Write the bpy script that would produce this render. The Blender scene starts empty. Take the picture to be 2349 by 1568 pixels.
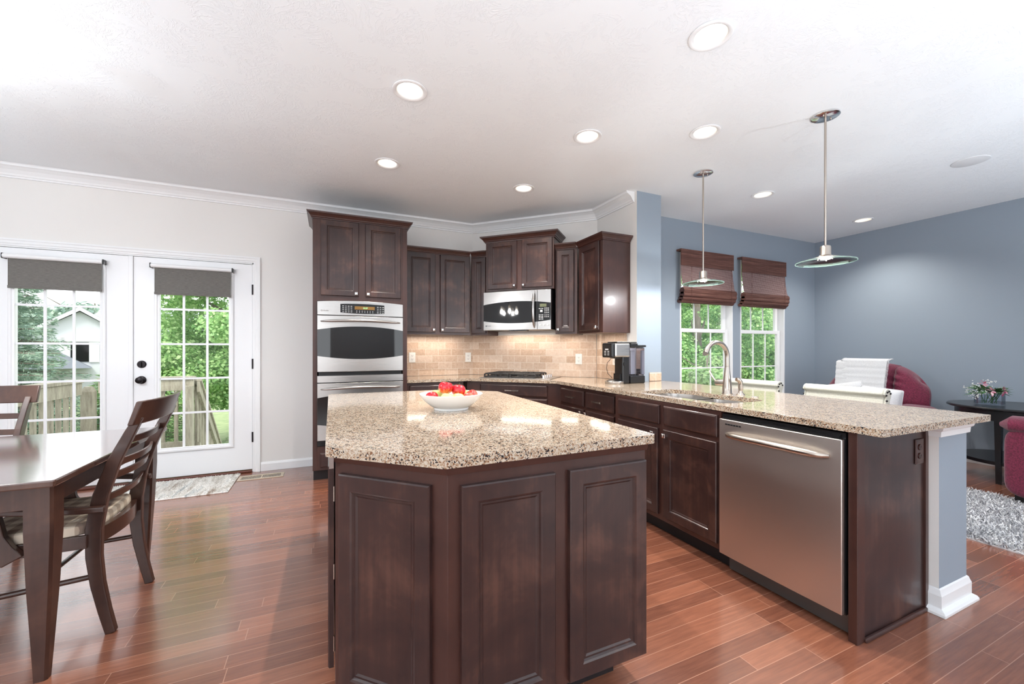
import bpy, bmesh, math, random
import numpy as np
from mathutils import Vector, Matrix
from mathutils.geometry import tessellate_polygon
random.seed(7); RNG = np.random.default_rng(11)
PI = math.pi; R2 = math.sqrt(2)
S = bpy.context.scene; C = S.collection

# ---------------------------------------------------------------- camera
W_PX, F_PX, V0 = 2349.0, 934.5, 800.0
CAM_H, YAW = 1.228, math.radians(24.15)
cd = bpy.data.cameras.new('camera'); cam = bpy.data.objects.new('camera', cd); C.objects.link(cam)
cam.location = (0, 0, CAM_H); cam.rotation_euler = (PI/2, 0, -YAW)
cd.sensor_fit = 'HORIZONTAL'; cd.sensor_width = 36.0; cd.lens = 36.0*F_PX/W_PX
cd.shift_y = (V0-784.0)/W_PX; cd.clip_start = 0.05; cd.clip_end = 400
S.camera = cam

# ---------------------------------------------------------------- colour management
S.view_settings.view_transform = 'Standard'; S.view_settings.look = 'None'
S.view_settings.gamma = 1.0; S.view_settings.use_curve_mapping = False
S.view_settings.exposure = 0.78

# ---------------------------------------------------------------- sky and sun
wd = bpy.data.worlds.new('overcast_sky'); S.world = wd; wd.use_nodes = True
wn = wd.node_tree; bg = wn.nodes['Background']
bg.inputs['Color'].default_value = (0.93, 0.965, 1.0, 1); bg.inputs['Strength'].default_value = 1.7
def add_light(name, kind, loc, energy, color=(1, 1, 1), rot=(0, 0, 0), **kw):
    l = bpy.data.lights.new(name, kind); l.energy = energy; l.color = color
    for k, v in kw.items(): setattr(l, k, v)
    o = bpy.data.objects.new(name, l); o.location = loc; o.rotation_euler = rot; C.objects.link(o); return o
add_light('sun_light', 'SUN', (0, 0, 20), 1.9, (1.0, 0.96, 0.88), (math.radians(38), 0, math.radians(-25)), angle=math.radians(12))
# added fill lights at made-up window openings in the unseen front and left walls
DAY = (0.90, 0.95, 1.0)
add_light('window_daylight', 'AREA', (-2.4, -3.45, 1.45), 14, DAY, (math.radians(112), 0, 0), shape='RECTANGLE', size=3.2, size_y=1.7)
add_light('window_daylight', 'AREA', (4.3, -3.45, 1.45), 14, DAY, (math.radians(112), 0, 0), shape='RECTANGLE', size=3.4, size_y=1.7)
add_light('window_daylight', 'AREA', (-4.15, -2.1, 1.45), 25, DAY, (0, -math.radians(112), 0), shape='RECTANGLE', size=1.7, size_y=2.2)

# ================================================================ helpers
def lin(r, g, b):
    f = lambda c: (c/255/12.92) if c/255 <= 0.04045 else ((c/255+0.055)/1.055)**2.4
    return (f(r), f(g), f(b), 1.0)
class NT:
    def __init__(s, name, base=(0.8, 0.8, 0.8, 1), rough=0.5, metal=0.0, **kw):
        s.m = bpy.data.materials.new(name); s.m.use_nodes = True; s.t = s.m.node_tree
        s.p = s.t.nodes['Principled BSDF']; s.out = s.t.nodes['Material Output']
        s.p.inputs['Base Color'].default_value = base; s.p.inputs['Roughness'].default_value = rough
        s.p.inputs['Metallic'].default_value = metal
        for k, v in kw.items(): s.p.inputs[k.replace('_', ' ')].default_value = v
    def n(s, typ, **kw):
        nd = s.t.nodes.new(typ)
        for k, v in kw.items():
            if k.startswith('i_'):
                key = k[2:]; key = int(key) if key.isdigit() else key.replace('_', ' ')
                s.put(nd.inputs[key], v)
            else: setattr(nd, k, v)
        return nd
    def put(s, inp, v):
        if isinstance(v, bpy.types.NodeSocket): s.t.links.new(v, inp)
        elif isinstance(v, bpy.types.Node): s.t.links.new(v.outputs[0], inp)
        else: inp.default_value = v
    def math(s, op, a, b=0.0, c=None):
        nd = s.t.nodes.new('ShaderNodeMath'); nd.operation = op
        s.put(nd.inputs[0], a); s.put(nd.inputs[1], b)
        if c is not None: s.put(nd.inputs[2], c)
        return nd.outputs[0]
    def coord(s, kind='Object', scale=(1, 1, 1)):
        tc = s.t.nodes.new('ShaderNodeTexCoord'); mp = s.t.nodes.new('ShaderNodeMapping')
        s.t.links.new(tc.outputs[kind], mp.inputs[0]); mp.inputs['Scale'].default_value = scale
        return mp.outputs[0]
    def noise(s, vec, scale, detail=3, rough=0.5, dist=0.0, out='Fac'):
        nd = s.n('ShaderNodeTexNoise', i_Vector=vec, i_Scale=scale, i_Detail=detail, i_Roughness=rough, i_Distortion=dist)
        return nd.outputs[out]
    def ramp(s, fac, stops, interp='LINEAR'):
        nd = s.t.nodes.new('ShaderNodeValToRGB'); nd.color_ramp.interpolation = interp; s.put(nd.inputs[0], fac)
        e = nd.color_ramp.elements
        while len(e) < len(stops): e.new(0.5)
        for i, (p, c) in enumerate(stops): e[i].position = p; e[i].color = c
        return nd.outputs[0]
    def mix(s, fac, a, b, mode='MIX'):
        nd = s.t.nodes.new('ShaderNodeMix'); nd.data_type = 'RGBA'; nd.blend_type = mode
        s.put(nd.inputs[0], fac); s.put(nd.inputs[6], a); s.put(nd.inputs[7], b); return nd.outputs[2]
    def bump(s, h, strength=0.2, dist=0.01):
        nd = s.n('ShaderNodeBump', i_Strength=strength, i_Distance=dist, i_Height=h)
        s.t.links.new(nd.outputs[0], s.p.inputs['Normal']); return nd
    def base(s, c): s.put(s.p.inputs['Base Color'], c); return s
    def rough(s, c): s.put(s.p.inputs['Roughness'], c); return s

class MB:
    """collects shapes, then links them as ONE mesh object"""
    def __init__(s): s.v = []; s.f = []; s.mi = []
    def add(s, vs, fs, mi=0):
        o = len(s.v); s.v += [tuple(v) for v in vs]; s.f += [tuple(i+o for i in f) for f in fs]; s.mi += [mi]*len(fs); return s
    def box(s, x0, x1, y0, y1, z0, z1, mi=0):
        v = [(x, y, z) for z in (z0, z1) for y in (y0, y1) for x in (x0, x1)]
        return s.add(v, [(0, 2, 3, 1), (4, 5, 7, 6), (0, 1, 5, 4), (2, 6, 7, 3), (0, 4, 6, 2), (1, 3, 7, 5)], mi)
    def rings(s, rs, cap0=True, cap1=True, closed=True, mi=0):
        n = len(rs[0]); vs = [p for r in rs for p in r]; fs = []
        for i in range(len(rs)-1):
            for j in range(n if closed else n-1):
                k = (j+1) % n; fs.append((i*n+j, i*n+k, (i+1)*n+k, (i+1)*n+j))
        if cap0: fs.append(tuple(range(n))[::-1])
        if cap1: fs.append(tuple((len(rs)-1)*n+j for j in range(n)))
        return s.add(vs, fs, mi)
    def lathe(s, prof, cx=0, cy=0, n=24, cap0=False, cap1=False, sx=1, sy=1, mi=0):
        return s.rings([[(cx+r*sx*math.cos(2*PI*j/n), cy+r*sy*math.sin(2*PI*j/n), z) for j in range(n)] for r, z in prof], cap0, cap1, True, mi)
    def cyl(s, p, axis, r, l, n=20, r2=None, mi=0):
        return s.tube([Vector(p), Vector(p)+Vector(axis).normalized()*l], [r, r if r2 is None else r2], n, mi)
    def tube(s, pts, rad, n=12, mi=0, flat=1.0):
        pts = [Vector(p) for p in pts]; rs = []
        if not hasattr(rad, '__len__'): rad = [rad]*len(pts)
        up = None
        for i, p in enumerate(pts):
            t = (pts[min(i+1, len(pts)-1)]-pts[max(i-1, 0)]).normalized()
            if up is None:
                up = Vector((0, 0, 1)) if abs(t.z) < 0.9 else Vector((1, 0, 0))
            a = t.cross(up).normalized(); b = a.cross(t).normalized(); up = b
            rs.append([p+(a*math.cos(2*PI*j/n)+b*math.sin(2*PI*j/n)*flat)*rad[i] for j in range(n)])
        return s.rings(rs, True, True, True, mi)
    def prism(s, poly, z0, z1, mi=0):
        n = len(poly)
        return s.rings([[(x, y, z0) for x, y in poly], [(x, y, z1) for x, y in poly]], mi=mi)
    def bar(s, path, w, d, x0=None, mi=0):
        """path of (y,z) with depths, extruded along x from x0 to x0+w"""
        L = []; Rr = []
        for i, (y, z) in enumerate(path):
            a = Vector(path[max(i-1, 0)]); b = Vector(path[min(i+1, len(path)-1)]); t = (b-a).normalized(); nrm = Vector((t.y, -t.x))
            dd = (d[i] if hasattr(d, '__len__') else d)/2
            L.append((y+nrm.x*dd, z+nrm.y*dd)); Rr.append((y-nrm.x*dd, z-nrm.y*dd))
        rs = [[(x0, L[i][0], L[i][1]), (x0+w, L[i][0], L[i][1]), (x0+w, Rr[i][0], Rr[i][1]), (x0, Rr[i][0], Rr[i][1])] for i in range(len(path))]
        return s.rings(rs, mi=mi)
    def sweep(s, path, prof, closed_prof=True, mi=0):
        """mitred sweep of prof [(out, z)] along a 2d path, out = right-hand side"""
        n = len(path); offs = []
        for i in range(n):
            dirs = []
            if i > 0: dirs.append((Vector(path[i])-Vector(path[i-1])).normalized())
            if i < n-1: dirs.append((Vector(path[i+1])-Vector(path[i])).normalized())
            ns = [Vector((d.y, -d.x)) for d in dirs]
            m = sum(ns, Vector((0, 0))).normalized(); offs.append(m/max(m.dot(ns[0]), 0.2))
        rs = [[(path[i][0]+offs[i].x*o, path[i][1]+offs[i].y*o, z) for o, z in prof] for i in range(n)]
        return s.rings(rs, True, True, closed_prof, mi)
    def sphere(s, c, r, n=16, m=10, sz=1.0, mi=0):
        rs = [[(c[0]+r*math.sin(PI*i/m)*math.cos(2*PI*j/n), c[1]+r*math.sin(PI*i/m)*math.sin(2*PI*j/n), c[2]+r*sz*math.cos(PI*i/m)) for j in range(n)] for i in range(1, m)]
        return s.rings(rs, True, True, True, mi)
    def rbox(s, x0, x1, y0, y1, z0, z1, r=0.03, n=4, ry=None, puff=0.0, mi=0):
        """soft box: superellipse style rounded, optional puff"""
        N, M = 28, 16; cx, cy, cz = (x0+x1)/2, (y0+y1)/2, (z0+z1)/2; hx, hy, hz = (x1-x0)/2, (y1-y0)/2, (z1-z0)/2
        e = r; rs = []
        sg = lambda v, p: math.copysign(abs(v)**p, v)
        for i in range(M+1):
            ph = -PI/2+PI*i/M
            rs.append([(cx+hx*sg(math.cos(ph), e)*sg(math.cos(2*PI*j/N), e), cy+hy*sg(math.cos(ph), e)*sg(math.sin(2*PI*j/N), e), cz+hz*sg(math.sin(ph), e)) for j in range(N)])
        return s.rings(rs, True, True, True, mi)
    def build(s, name, mat, parent=None, smooth=False, bevel=0.0, seg=2, loc=None, rotz=0, recalc=True, subsurf=0, col=None):
        me = bpy.data.meshes.new(name); me.from_pydata(s.v, [], s.f)
        mats = mat if isinstance(mat, (list, tuple)) else [mat]
        for m in mats: me.materials.append(m)
        if len(mats) > 1: me.polygons.foreach_set('material_index', s.mi)
        if recalc:
            bm = bmesh.new(); bm.from_mesh(me); bmesh.ops.recalc_face_normals(bm, faces=bm.faces); bm.to_mesh(me); bm.free()
        o = bpy.data.objects.new(name, me); C.objects.link(o)
        if smooth:
            me.polygons.foreach_set('use_smooth', [True]*len(me.polygons))
            try: me.set_sharp_from_angle(angle=math.radians(40))
            except Exception: pass
        if parent: o.parent = parent
        if loc: o.location = loc
        if rotz: o.rotation_euler = (0, 0, rotz)
        if bevel:
            b = o.modifiers.new('bevel', 'BEVEL'); b.width = bevel; b.segments = seg; b.limit_method = 'ANGLE'; b.angle_limit = math.radians(35)
            b.harden_normals = False
        if subsurf:
            b = o.modifiers.new('sub', 'SUBSURF'); b.levels = subsurf; b.render_levels = subsurf
        return o
def tag(o, label=None, cat=None, group=None, kind=None):
    if label: o['label'] = label
    if cat: o['category'] = cat
    if group: o['group'] = group
    if kind: o['kind'] = kind
    return o
def thing(name, label, cat, loc=(0, 0, 0), rotz=0, group=None):
    o = bpy.data.objects.new(name, None); o.empty_display_size = 0.1; C.objects.link(o)
    o.location = loc; o.rotation_euler = (0, 0, rotz); return tag(o, label, cat, group)
def copy_tree(o, parent=None):
    c = o.copy(); C.objects.link(c)
    if parent: c.parent = parent
    for ch in [k for k in bpy.data.objects if k.parent == o]: copy_tree(ch, c)
    return c
def struct(o): o['kind'] = 'structure'; return o
def text_mb(mb, body, size, origin, plane='xz', mi=0, align='LEFT', sh=0.0):
    cu = bpy.data.curves.new('lettering', 'FONT'); cu.body = body; cu.size = size; cu.align_x = align; cu.extrude = 0.0003; cu.shear = sh; cu.resolution_u = 2
    ob = bpy.data.objects.new('lettering', cu); C.objects.link(ob)
    bpy.context.view_layer.update()
    me = bpy.data.meshes.new_from_object(ob.evaluated_get(bpy.context.evaluated_depsgraph_get()))
    vs = [(origin[0]+v.co.x, origin[1]-v.co.z, origin[2]+v.co.y) for v in me.vertices]
    mb.add(vs, [tuple(p.vertices) for p in me.polygons], mi)
    bpy.data.objects.remove(ob); bpy.data.meshes.remove(me); bpy.data.curves.remove(cu)

# ================================================================ materials
def paint(name, col, rough=0.6, bumpy=0.08):
    m = NT(name, col, rough); v = m.coord('Object'); m.bump(m.noise(v, 160, 3), bumpy, 0.002); return m.m
M_GREIGE = paint('greige_paint', lin(232, 230, 227)); M_BLUE = paint('slate_blue_paint', lin(146, 158, 170))
M_TRIM = NT('white_semigloss', lin(238, 239, 240), 0.32).m
M_DOORW = NT('white_door_paint', lin(240, 241, 243), 0.35).m
# ceiling with stomped brush texture
m = NT('stomped_ceiling', lin(240, 244, 247), 0.8); v = m.coord('Object')
w1 = m.noise(v, 3.2, 2, 0.5, 0.0, 'Color')
vv = m.n('ShaderNodeVectorMath', operation='ADD', i_0=v, i_1=m.n('ShaderNodeVectorMath', operation='SCALE', i_0=w1, i_Scale=0.5))
h1 = m.math('ABSOLUTE', m.math('SUBTRACT', m.noise(vv.outputs[0], 17, 4, 0.6, 1.6), 0.5))
h1 = m.math('SUBTRACT', 0.05, m.math('MINIMUM', h1, 0.05))
h2 = m.math('MULTIPLY', h1, m.math('GREATER_THAN', m.noise(v, 6, 2), 0.44))
m.bump(h2, 0.35, 0.06); M_CEIL = m.m
# cabinet wood
def wood(name, c0, c1, c2, rough=0.32, sc=1.0, coat=0.35):
    m = NT(name, c0, rough, Coat_Weight=coat, Coat_Roughness=0.12); v = m.coord('Object')
    blot = m.noise(v, 5*sc, 4, 0.6, 0.4)
    g = m.noise(m.coord('Object', (55*sc, 55*sc, 2.2*sc)), 1.0, 4, 0.6)
    f = m.math('ADD', m.math('MULTIPLY', blot, 0.75), m.math('MULTIPLY', g, 0.25))
    m.base(m.ramp(f, [(0.32, c0), (0.52, c1), (0.72, c2)])); m.bump(g, 0.03, 0.002)
    return m.m
M_CAB = wood('espresso_cabinet', lin(36, 23, 24), lin(56, 36, 33), lin(92, 62, 52), 0.34, 1.0, 0.2)
M_CABD = wood('espresso_frame', lin(54, 31, 27), lin(66, 39, 33), lin(78, 47, 39), 0.36, 0.8, 0.2)
M_TOE = NT('toe_kick_black', lin(30, 26, 28), 0.5).m
M_CHAIR = wood('walnut_furniture', lin(50, 31, 26), lin(68, 44, 36), lin(86, 58, 46), 0.32, 1.3, 0.35)
M_TABLE = wood('walnut_tabletop', lin(70, 46, 38), lin(84, 58, 48), lin(96, 68, 58), 0.14, 1.0, 1.0)
M_TABLE.node_tree.nodes['Principled BSDF'].inputs['Coat IOR'].default_value = 1.55
M_BLACKW = NT('black_lacquer', lin(22, 22, 24), 0.3, Coat_Weight=0.3).m
# floor planks
m = NT('plank_floor', lin(110, 60, 45), 0.22, Coat_Weight=0.7, Coat_Roughness=0.16, Coat_IOR=1.6)
sep = m.n('ShaderNodeSeparateXYZ', i_0=m.coord('Object')); X, Y = sep.outputs[0], sep.outputs[1]
PW, PL = 0.0765, 0.95
yr = m.math('DIVIDE', m.math('ADD', Y, 20.0), PW); row = m.math('FLOOR', yr)
rn = m.n('ShaderNodeTexWhiteNoise', noise_dimensions='1D', i_W=row).outputs['Value']
xr = m.math('ADD', m.math('DIVIDE', m.math('ADD', X, 20.0), PL), m.math('MULTIPLY', rn, 7.0)); colm = m.math('FLOOR', xr)
cmb = m.n('ShaderNodeCombineXYZ', i_0=row, i_1=colm)
pr = m.n('ShaderNodeTexWhiteNoise', noise_dimensions='2D', i_Vector=cmb).outputs['Value']
fy = m.math('FRACT', yr); fx = m.math('FRACT', xr)
ey = m.math('MINIMUM', fy, m.math('SUBTRACT', 1.0, fy)); ex = m.math('MINIMUM', fx, m.math('SUBTRACT', 1.0, fx))
gap = m.math('MAXIMUM', m.math('LESS_THAN', ey, 0.016), m.math('LESS_THAN', ex, 0.0014))
gv = m.n('ShaderNodeVectorMath', operation='ADD', i_0=m.coord('Object', (3, 42, 1)), i_1=m.n('ShaderNodeCombineXYZ', i_0=m.math('MULTIPLY', pr, 31.0), i_1=m.math('MULTIPLY', pr, 17.0)))
gr = m.noise(gv.outputs[0], 1.6, 5, 0.62, 0.6)
tone = m.ramp(m.math('ADD', m.math('MULTIPLY', pr, 0.34), m.math('MULTIPLY', gr, 0.66)), [(0.15, lin(104, 64, 50)), (0.5, lin(136, 85, 65)), (0.85, lin(166, 108, 82))])
m.base(m.mix(gap, tone, lin(180, 130, 106)))  # highlights along the plank bevels put into a paler gap colour
m.rough(m.math('ADD', 0.16, m.math('MULTIPLY', gr, 0.14)))
m.bump(m.math('SUBTRACT', m.math('MULTIPLY', gr, 0.25), m.math('MULTIPLY', gap, 1.0)), 0.25, 0.002); M_FLOOR = m.m
# granite
def granite():
    m = NT('speckled_granite', lin(205, 185, 160), 0.08); v = m.coord('Object')
    wv = m.n('ShaderNodeVectorMath', operation='ADD', i_0=v, i_1=m.n('ShaderNodeVectorMath', operation='SCALE', i_0=m.noise(v, 90, 2, 0.5, 0, 'Color'), i_Scale=0.012)).outputs[0]
    def cells(scale, seed):
        mp = m.n('ShaderNodeMapping', i_Vector=wv, i_Location=(seed, seed*2.1, seed*0.7))
        vo = m.n('ShaderNodeTexVoronoi', i_Vector=mp.outputs[0], i_Scale=scale); return m.n('ShaderNodeSeparateColor', i_0=vo.outputs['Color']).outputs
    a = cells(230, 0.0); b = cells(250, 3.3); cl = m.noise(v, 22, 3)
    base = m.ramp(a[0], [(0.0, lin(180, 161, 139)), (0.2, lin(168, 141, 116)), (0.34, lin(190, 175, 155)), (0.6, lin(199, 188, 172)), (0.88, lin(163, 134, 108))], 'CONSTANT')
    dk = m.math('GREATER_THAN', m.math('ADD', b[0], m.math('MULTIPLY', cl, 0.5)), 1.11)
    br = m.math('GREATER_THAN', m.math('ADD', b[1], m.math('MULTIPLY', cl, 0.4)), 1.09)
    c1 = m.mix(br, base, lin(128, 92, 66)); c2 = m.mix(dk, c1, lin(40, 38, 42)); m.base(c2); return m.m
M_GRAN = granite()
# tumbled travertine subway tile
def tile():
    m = NT('travertine_tile', lin(220, 190, 160), 0.5); sep = m.n('ShaderNodeSeparateXYZ', i_0=m.coord('Object'))
    cv = m.n('ShaderNodeCombineXYZ', i_0=sep.outputs[0], i_1=sep.outputs[2]).outputs[0]
    wob = m.n('ShaderNodeVectorMath', operation='ADD', i_0=cv, i_1=m.n('ShaderNodeVectorMath', operation='SCALE', i_0=m.noise(cv, 40, 2, 0.5, 0, 'Color'), i_Scale=0.004)).outputs[0]
    br = m.n('ShaderNodeTexBrick', i_Vector=wob, i_Color1=(0, 0, 0, 1), i_Color2=(1, 1, 1, 1), i_Mortar=(0.5, 0.5, 0.5, 1), i_Scale=1.0, i_Mortar_Size=0.003, i_Mortar_Smooth=0.3, i_Bias=0.0, i_Brick_Width=0.156, i_Row_Height=0.0785)
    br.offset = 0.5; br.offset_frequency = 2
    ns = m.noise(cv, 38, 6, 0.7, 0.6)
    f = m.math('ADD', m.math('MULTIPLY', br.outputs['Color'], 0.28), m.math('MULTIPLY', ns, 0.66))
    col = m.ramp(f, [(0.12, lin(168, 136, 112)), (0.38, lin(200, 172, 148)), (0.55, lin(216, 193, 173)), (0.80, lin(232, 217, 201))])
    m.base(m.mix(br.outputs['Fac'], col, lin(228, 214, 198)))
    m.bump(m.math('SUBTRACT', m.math('MULTIPLY', ns, 0.3), br.outputs['Fac']), 0.5, 0.004); return m.m
M_TILE = tile()
def steel(name, col, rough, vert=False, an=0.0):
    m = NT(name, col, rough, 1.0); v = m.coord('Object', (3, 3, 500) if not vert else (4, 4, 900))
    nz = m.noise(v, 1.0, 2); m.rough(m.math('ADD', rough-0.04, m.math('MULTIPLY', nz, 0.1))); m.bump(nz, 0.02, 0.0004); return m.m
M_STEEL = steel('brushed_stainless', lin(180, 177, 174), 0.28); M_STEELV = steel('brushed_stainless_door', lin(218, 212, 206), 0.36, True)
M_NICKEL = NT('satin_nickel', lin(186, 176, 166), 0.27, 1.0).m
M_CHROME = NT('polished_chrome', lin(225, 225, 225), 0.12, 1.0).m
M_GLASSB = NT('black_glass', lin(14, 14, 16), 0.04).m
M_BLACKP = NT('black_plastic', lin(22, 22, 24), 0.3).m
M_IRON = NT('cast_iron', lin(40, 38, 38), 0.5).m
M_BRONZE = NT('oil_rubbed_bronze', lin(42, 38, 40), 0.35, 0.8).m
M_WHITEP = NT('white_plastic', lin(236, 234, 228), 0.35).m
M_PORC = NT('white_porcelain', lin(242, 242, 240), 0.08, Coat_Weight=0.5).m
M_BROWNP = NT('brown_outlet_plastic', lin(58, 30, 26), 0.2).m
M_MARK = NT('white_marking', lin(215, 215, 215), 0.5).m
def emis(name, col, st):
    m = NT(name, (0, 0, 0, 1), 0.5); m.p.inputs['Emission Color'].default_value = col; m.p.inputs['Emission Strength'].default_value = st; return m.m
M_LED = emis('display_digits', lin(150, 255, 170), 1.6); M_AMBER = NT('amber_display', lin(128, 92, 30), 0.3).m; M_LCD = NT('lcd_panel', lin(112, 116, 84), 0.3).m
M_BULB = emis('lamp_glow', (1.0, 0.93, 0.84, 1), 2.6); M_BULBP = emis('pendant_glow', (1.0, 0.93, 0.84, 1), 2.0)
def thin_glass(name, refl=0.9, tint=(1, 1, 1, 1)):
    m = bpy.data.materials.new(name); m.use_nodes = True; t = m.node_tree; t.nodes.remove(t.nodes['Principled BSDF'])
    a = t.nodes.new('ShaderNodeBsdfTransparent'); a.inputs[0].default_value = tint; g = t.nodes.new('ShaderNodeBsdfGlossy'); g.inputs['Roughness'].default_value = 0.0
    fr = t.nodes.new('ShaderNodeFresnel'); fr.inputs[0].default_value = 1.35; mu = t.nodes.new('ShaderNodeMath'); mu.operation = 'MULTIPLY'; mu.inputs[1].default_value = refl
    mx = t.nodes.new('ShaderNodeMixShader'); t.links.new(fr.outputs[0], mu.inputs[0]); t.links.new(mu.outputs[0], mx.inputs[0])
    t.links.new(a.outputs[0], mx.inputs[1]); t.links.new(g.outputs[0], mx.inputs[2]); t.links.new(mx.outputs[0], t.nodes['Material Output'].inputs[0]); return m
M_PANE = thin_glass('window_glass', 0.25); M_CLEAR = thin_glass('clear_vessel_glass', 0.6, (0.90, 0.92, 0.95, 1))
M_RES = thin_glass('tinted_reservoir', 1.2, (0.62, 0.63, 0.72, 1))
M_DISC = thin_glass('pendant_glass', 0.9, (0.975, 1.0, 0.99, 1))
M_DISCE = NT('green_glass_edge', lin(205, 238, 226), 0.1, Transmission_Weight=0.6, IOR=1.45).m
def fabric(name, c0, c1, scale=300, rough=0.9, bump=0.3, stretch=(1, 1, 1)):
    m = NT(name, c0, rough, Sheen_Weight=0.25); v = m.coord('Object', stretch); nz = m.noise(v, scale, 3, 0.7)
    m.base(m.ramp(nz, [(0.3, c0), (0.7, c1)])); m.bump(nz, bump, 0.002); return m.m
M_SHADE = fabric('charcoal_shade_fabric', lin(92, 90, 86), lin(126, 123, 118), 120, 0.9, 0.2, (0.25, 1, 3))
M_LINEN = fabric('cream_linen', lin(176, 173, 160), lin(198, 196, 184), 240, 0.9, 0.3, (1, 1, 0.3))
M_MAROON = fabric('maroon_plush', lin(76, 10, 34), lin(128, 36, 68), 90, 0.85, 0.5)
M_WHITEF = fabric('white_fleece', lin(202, 202, 204), lin(222, 222, 223), 120, 0.9, 0.4)
def bamboo():
    m = NT('woven_bamboo', lin(90, 55, 45), 0.7); sep = m.n('ShaderNodeSeparateXYZ', i_0=m.coord('Object'))
    h = m.noise(m.coord('Object', (2, 1, 150)), 1.0, 3, 0.8); vx = m.math('FRACT', m.math('MULTIPLY', sep.outputs[0], 55.0))
    th = m.math('LESS_THAN', vx, 0.22); col = m.ramp(h, [(0.3, lin(58, 32, 28)), (0.5, lin(98, 60, 50)), (0.7, lin(146, 106, 92))])
    m.base(m.mix(m.math('MULTIPLY', th, 0.6), col, lin(60, 36, 34))); m.bump(h, 0.5, 0.004); return m.m
M_BAMB = bamboo(); 
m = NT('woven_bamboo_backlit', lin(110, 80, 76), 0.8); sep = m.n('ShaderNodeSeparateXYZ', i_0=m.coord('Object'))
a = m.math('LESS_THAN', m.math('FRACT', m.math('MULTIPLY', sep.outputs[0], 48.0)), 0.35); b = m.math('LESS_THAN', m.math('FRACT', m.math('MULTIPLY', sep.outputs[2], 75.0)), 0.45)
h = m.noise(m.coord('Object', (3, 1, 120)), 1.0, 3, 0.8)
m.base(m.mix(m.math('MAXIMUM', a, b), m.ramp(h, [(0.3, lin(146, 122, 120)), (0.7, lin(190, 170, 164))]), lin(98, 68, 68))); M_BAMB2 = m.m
def plaid():
    m = NT('plaid_seat_fabric', lin(200, 185, 165), 0.9); sep = m.n('ShaderNodeSeparateXYZ', i_0=m.coord('Object'))
    fx = m.math('GREATER_THAN', m.math('FRACT', m.math('MULTIPLY', sep.outputs[0], 14.0)), 0.5); fy = m.math('GREATER_THAN', m.math('FRACT', m.math('MULTIPLY', sep.outputs[1], 14.0)), 0.5)
    s2 = m.math('MULTIPLY', m.math('ADD', fx, fy), 0.5)
    m.base(m.ramp(s2, [(0.0, lin(226, 212, 192)), (0.4, lin(190, 172, 152)), (0.9, lin(150, 130, 116))], 'CONSTANT')); return m.m
M_PLAID = plaid()
def bark(name, c0, c1):
    m = NT(name, c0, 0.85); nz = m.noise(m.coord('Object', (14, 14, 2)), 2.0, 5, 0.7); m.base(m.ramp(nz, [(0.3, c0), (0.7, c1)])); m.bump(nz, 0.4, 0.02); return m.m
M_BARK = bark('grey_bark', lin(92, 84, 76), lin(140, 130, 118)); M_DECK = bark('weathered_deck_wood', lin(128, 122, 108), lin(186, 180, 162))
def leaf(name, c0, c1, c2):
    m = NT(name, c0, 0.5, Transmission_Weight=0.0); t = m.t
    oi = m.noise(m.coord('Object'), 1.3, 2); rnd = m.n('ShaderNodeNewGeometry').outputs['Random Per Island']
    f = m.math('ADD', m.math('MULTIPLY', oi, 0.4), m.math('MULTIPLY', rnd, 0.6)); col = m.ramp(f, [(0.2, c0), (0.5, c1), (0.85, c2)])
    m.base(col); tr = m.n('ShaderNodeBsdfTranslucent', i_Color=col); mx = m.n('ShaderNodeMixShader', i_0=0.4)
    t.links.new(m.p.outputs[0], mx.inputs[1]); t.links.new(tr.outputs[0], mx.inputs[2]); t.links.new(mx.outputs[0], m.out.inputs[0]); return m.m
M_LEAF = leaf('maple_leaf', lin(112, 156, 92), lin(158, 200, 126), lin(204, 228, 168))
M_LEAF2 = leaf('shrub_leaf', lin(92, 140, 82), lin(140, 186, 114), lin(196, 222, 158))
M_SPRUCE = leaf('spruce_needles', lin(124, 150, 138), lin(162, 186, 168), lin(196, 214, 192))
M_SPRUCE2 = leaf('young_spruce_needles', lin(104, 142, 98), lin(142, 178, 120), lin(182, 208, 146))
M_RUST = leaf('rust_leaf', lin(170, 108, 84), lin(206, 140, 110), lin(220, 170, 130))
m = NT('lawn_grass', lin(140, 165, 100), 0.9); m.base(m.ramp(m.noise(m.coord('Object'), 3, 5, 0.7), [(0.3, lin(88, 112, 64)), (0.7, lin(140, 152, 104))])); M_GRASS = m.m
M_SIDING = NT('pale_siding', lin(184, 187, 192), 0.7).m; M_ROOFG = NT('grey_shingles', lin(142, 146, 150), 0.9).m; M_ROOFD = NT('dark_shingles', lin(98, 104, 110), 0.9).m; M_HTRIM = NT('house_white_trim', lin(196, 198, 200), 0.6).m
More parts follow.
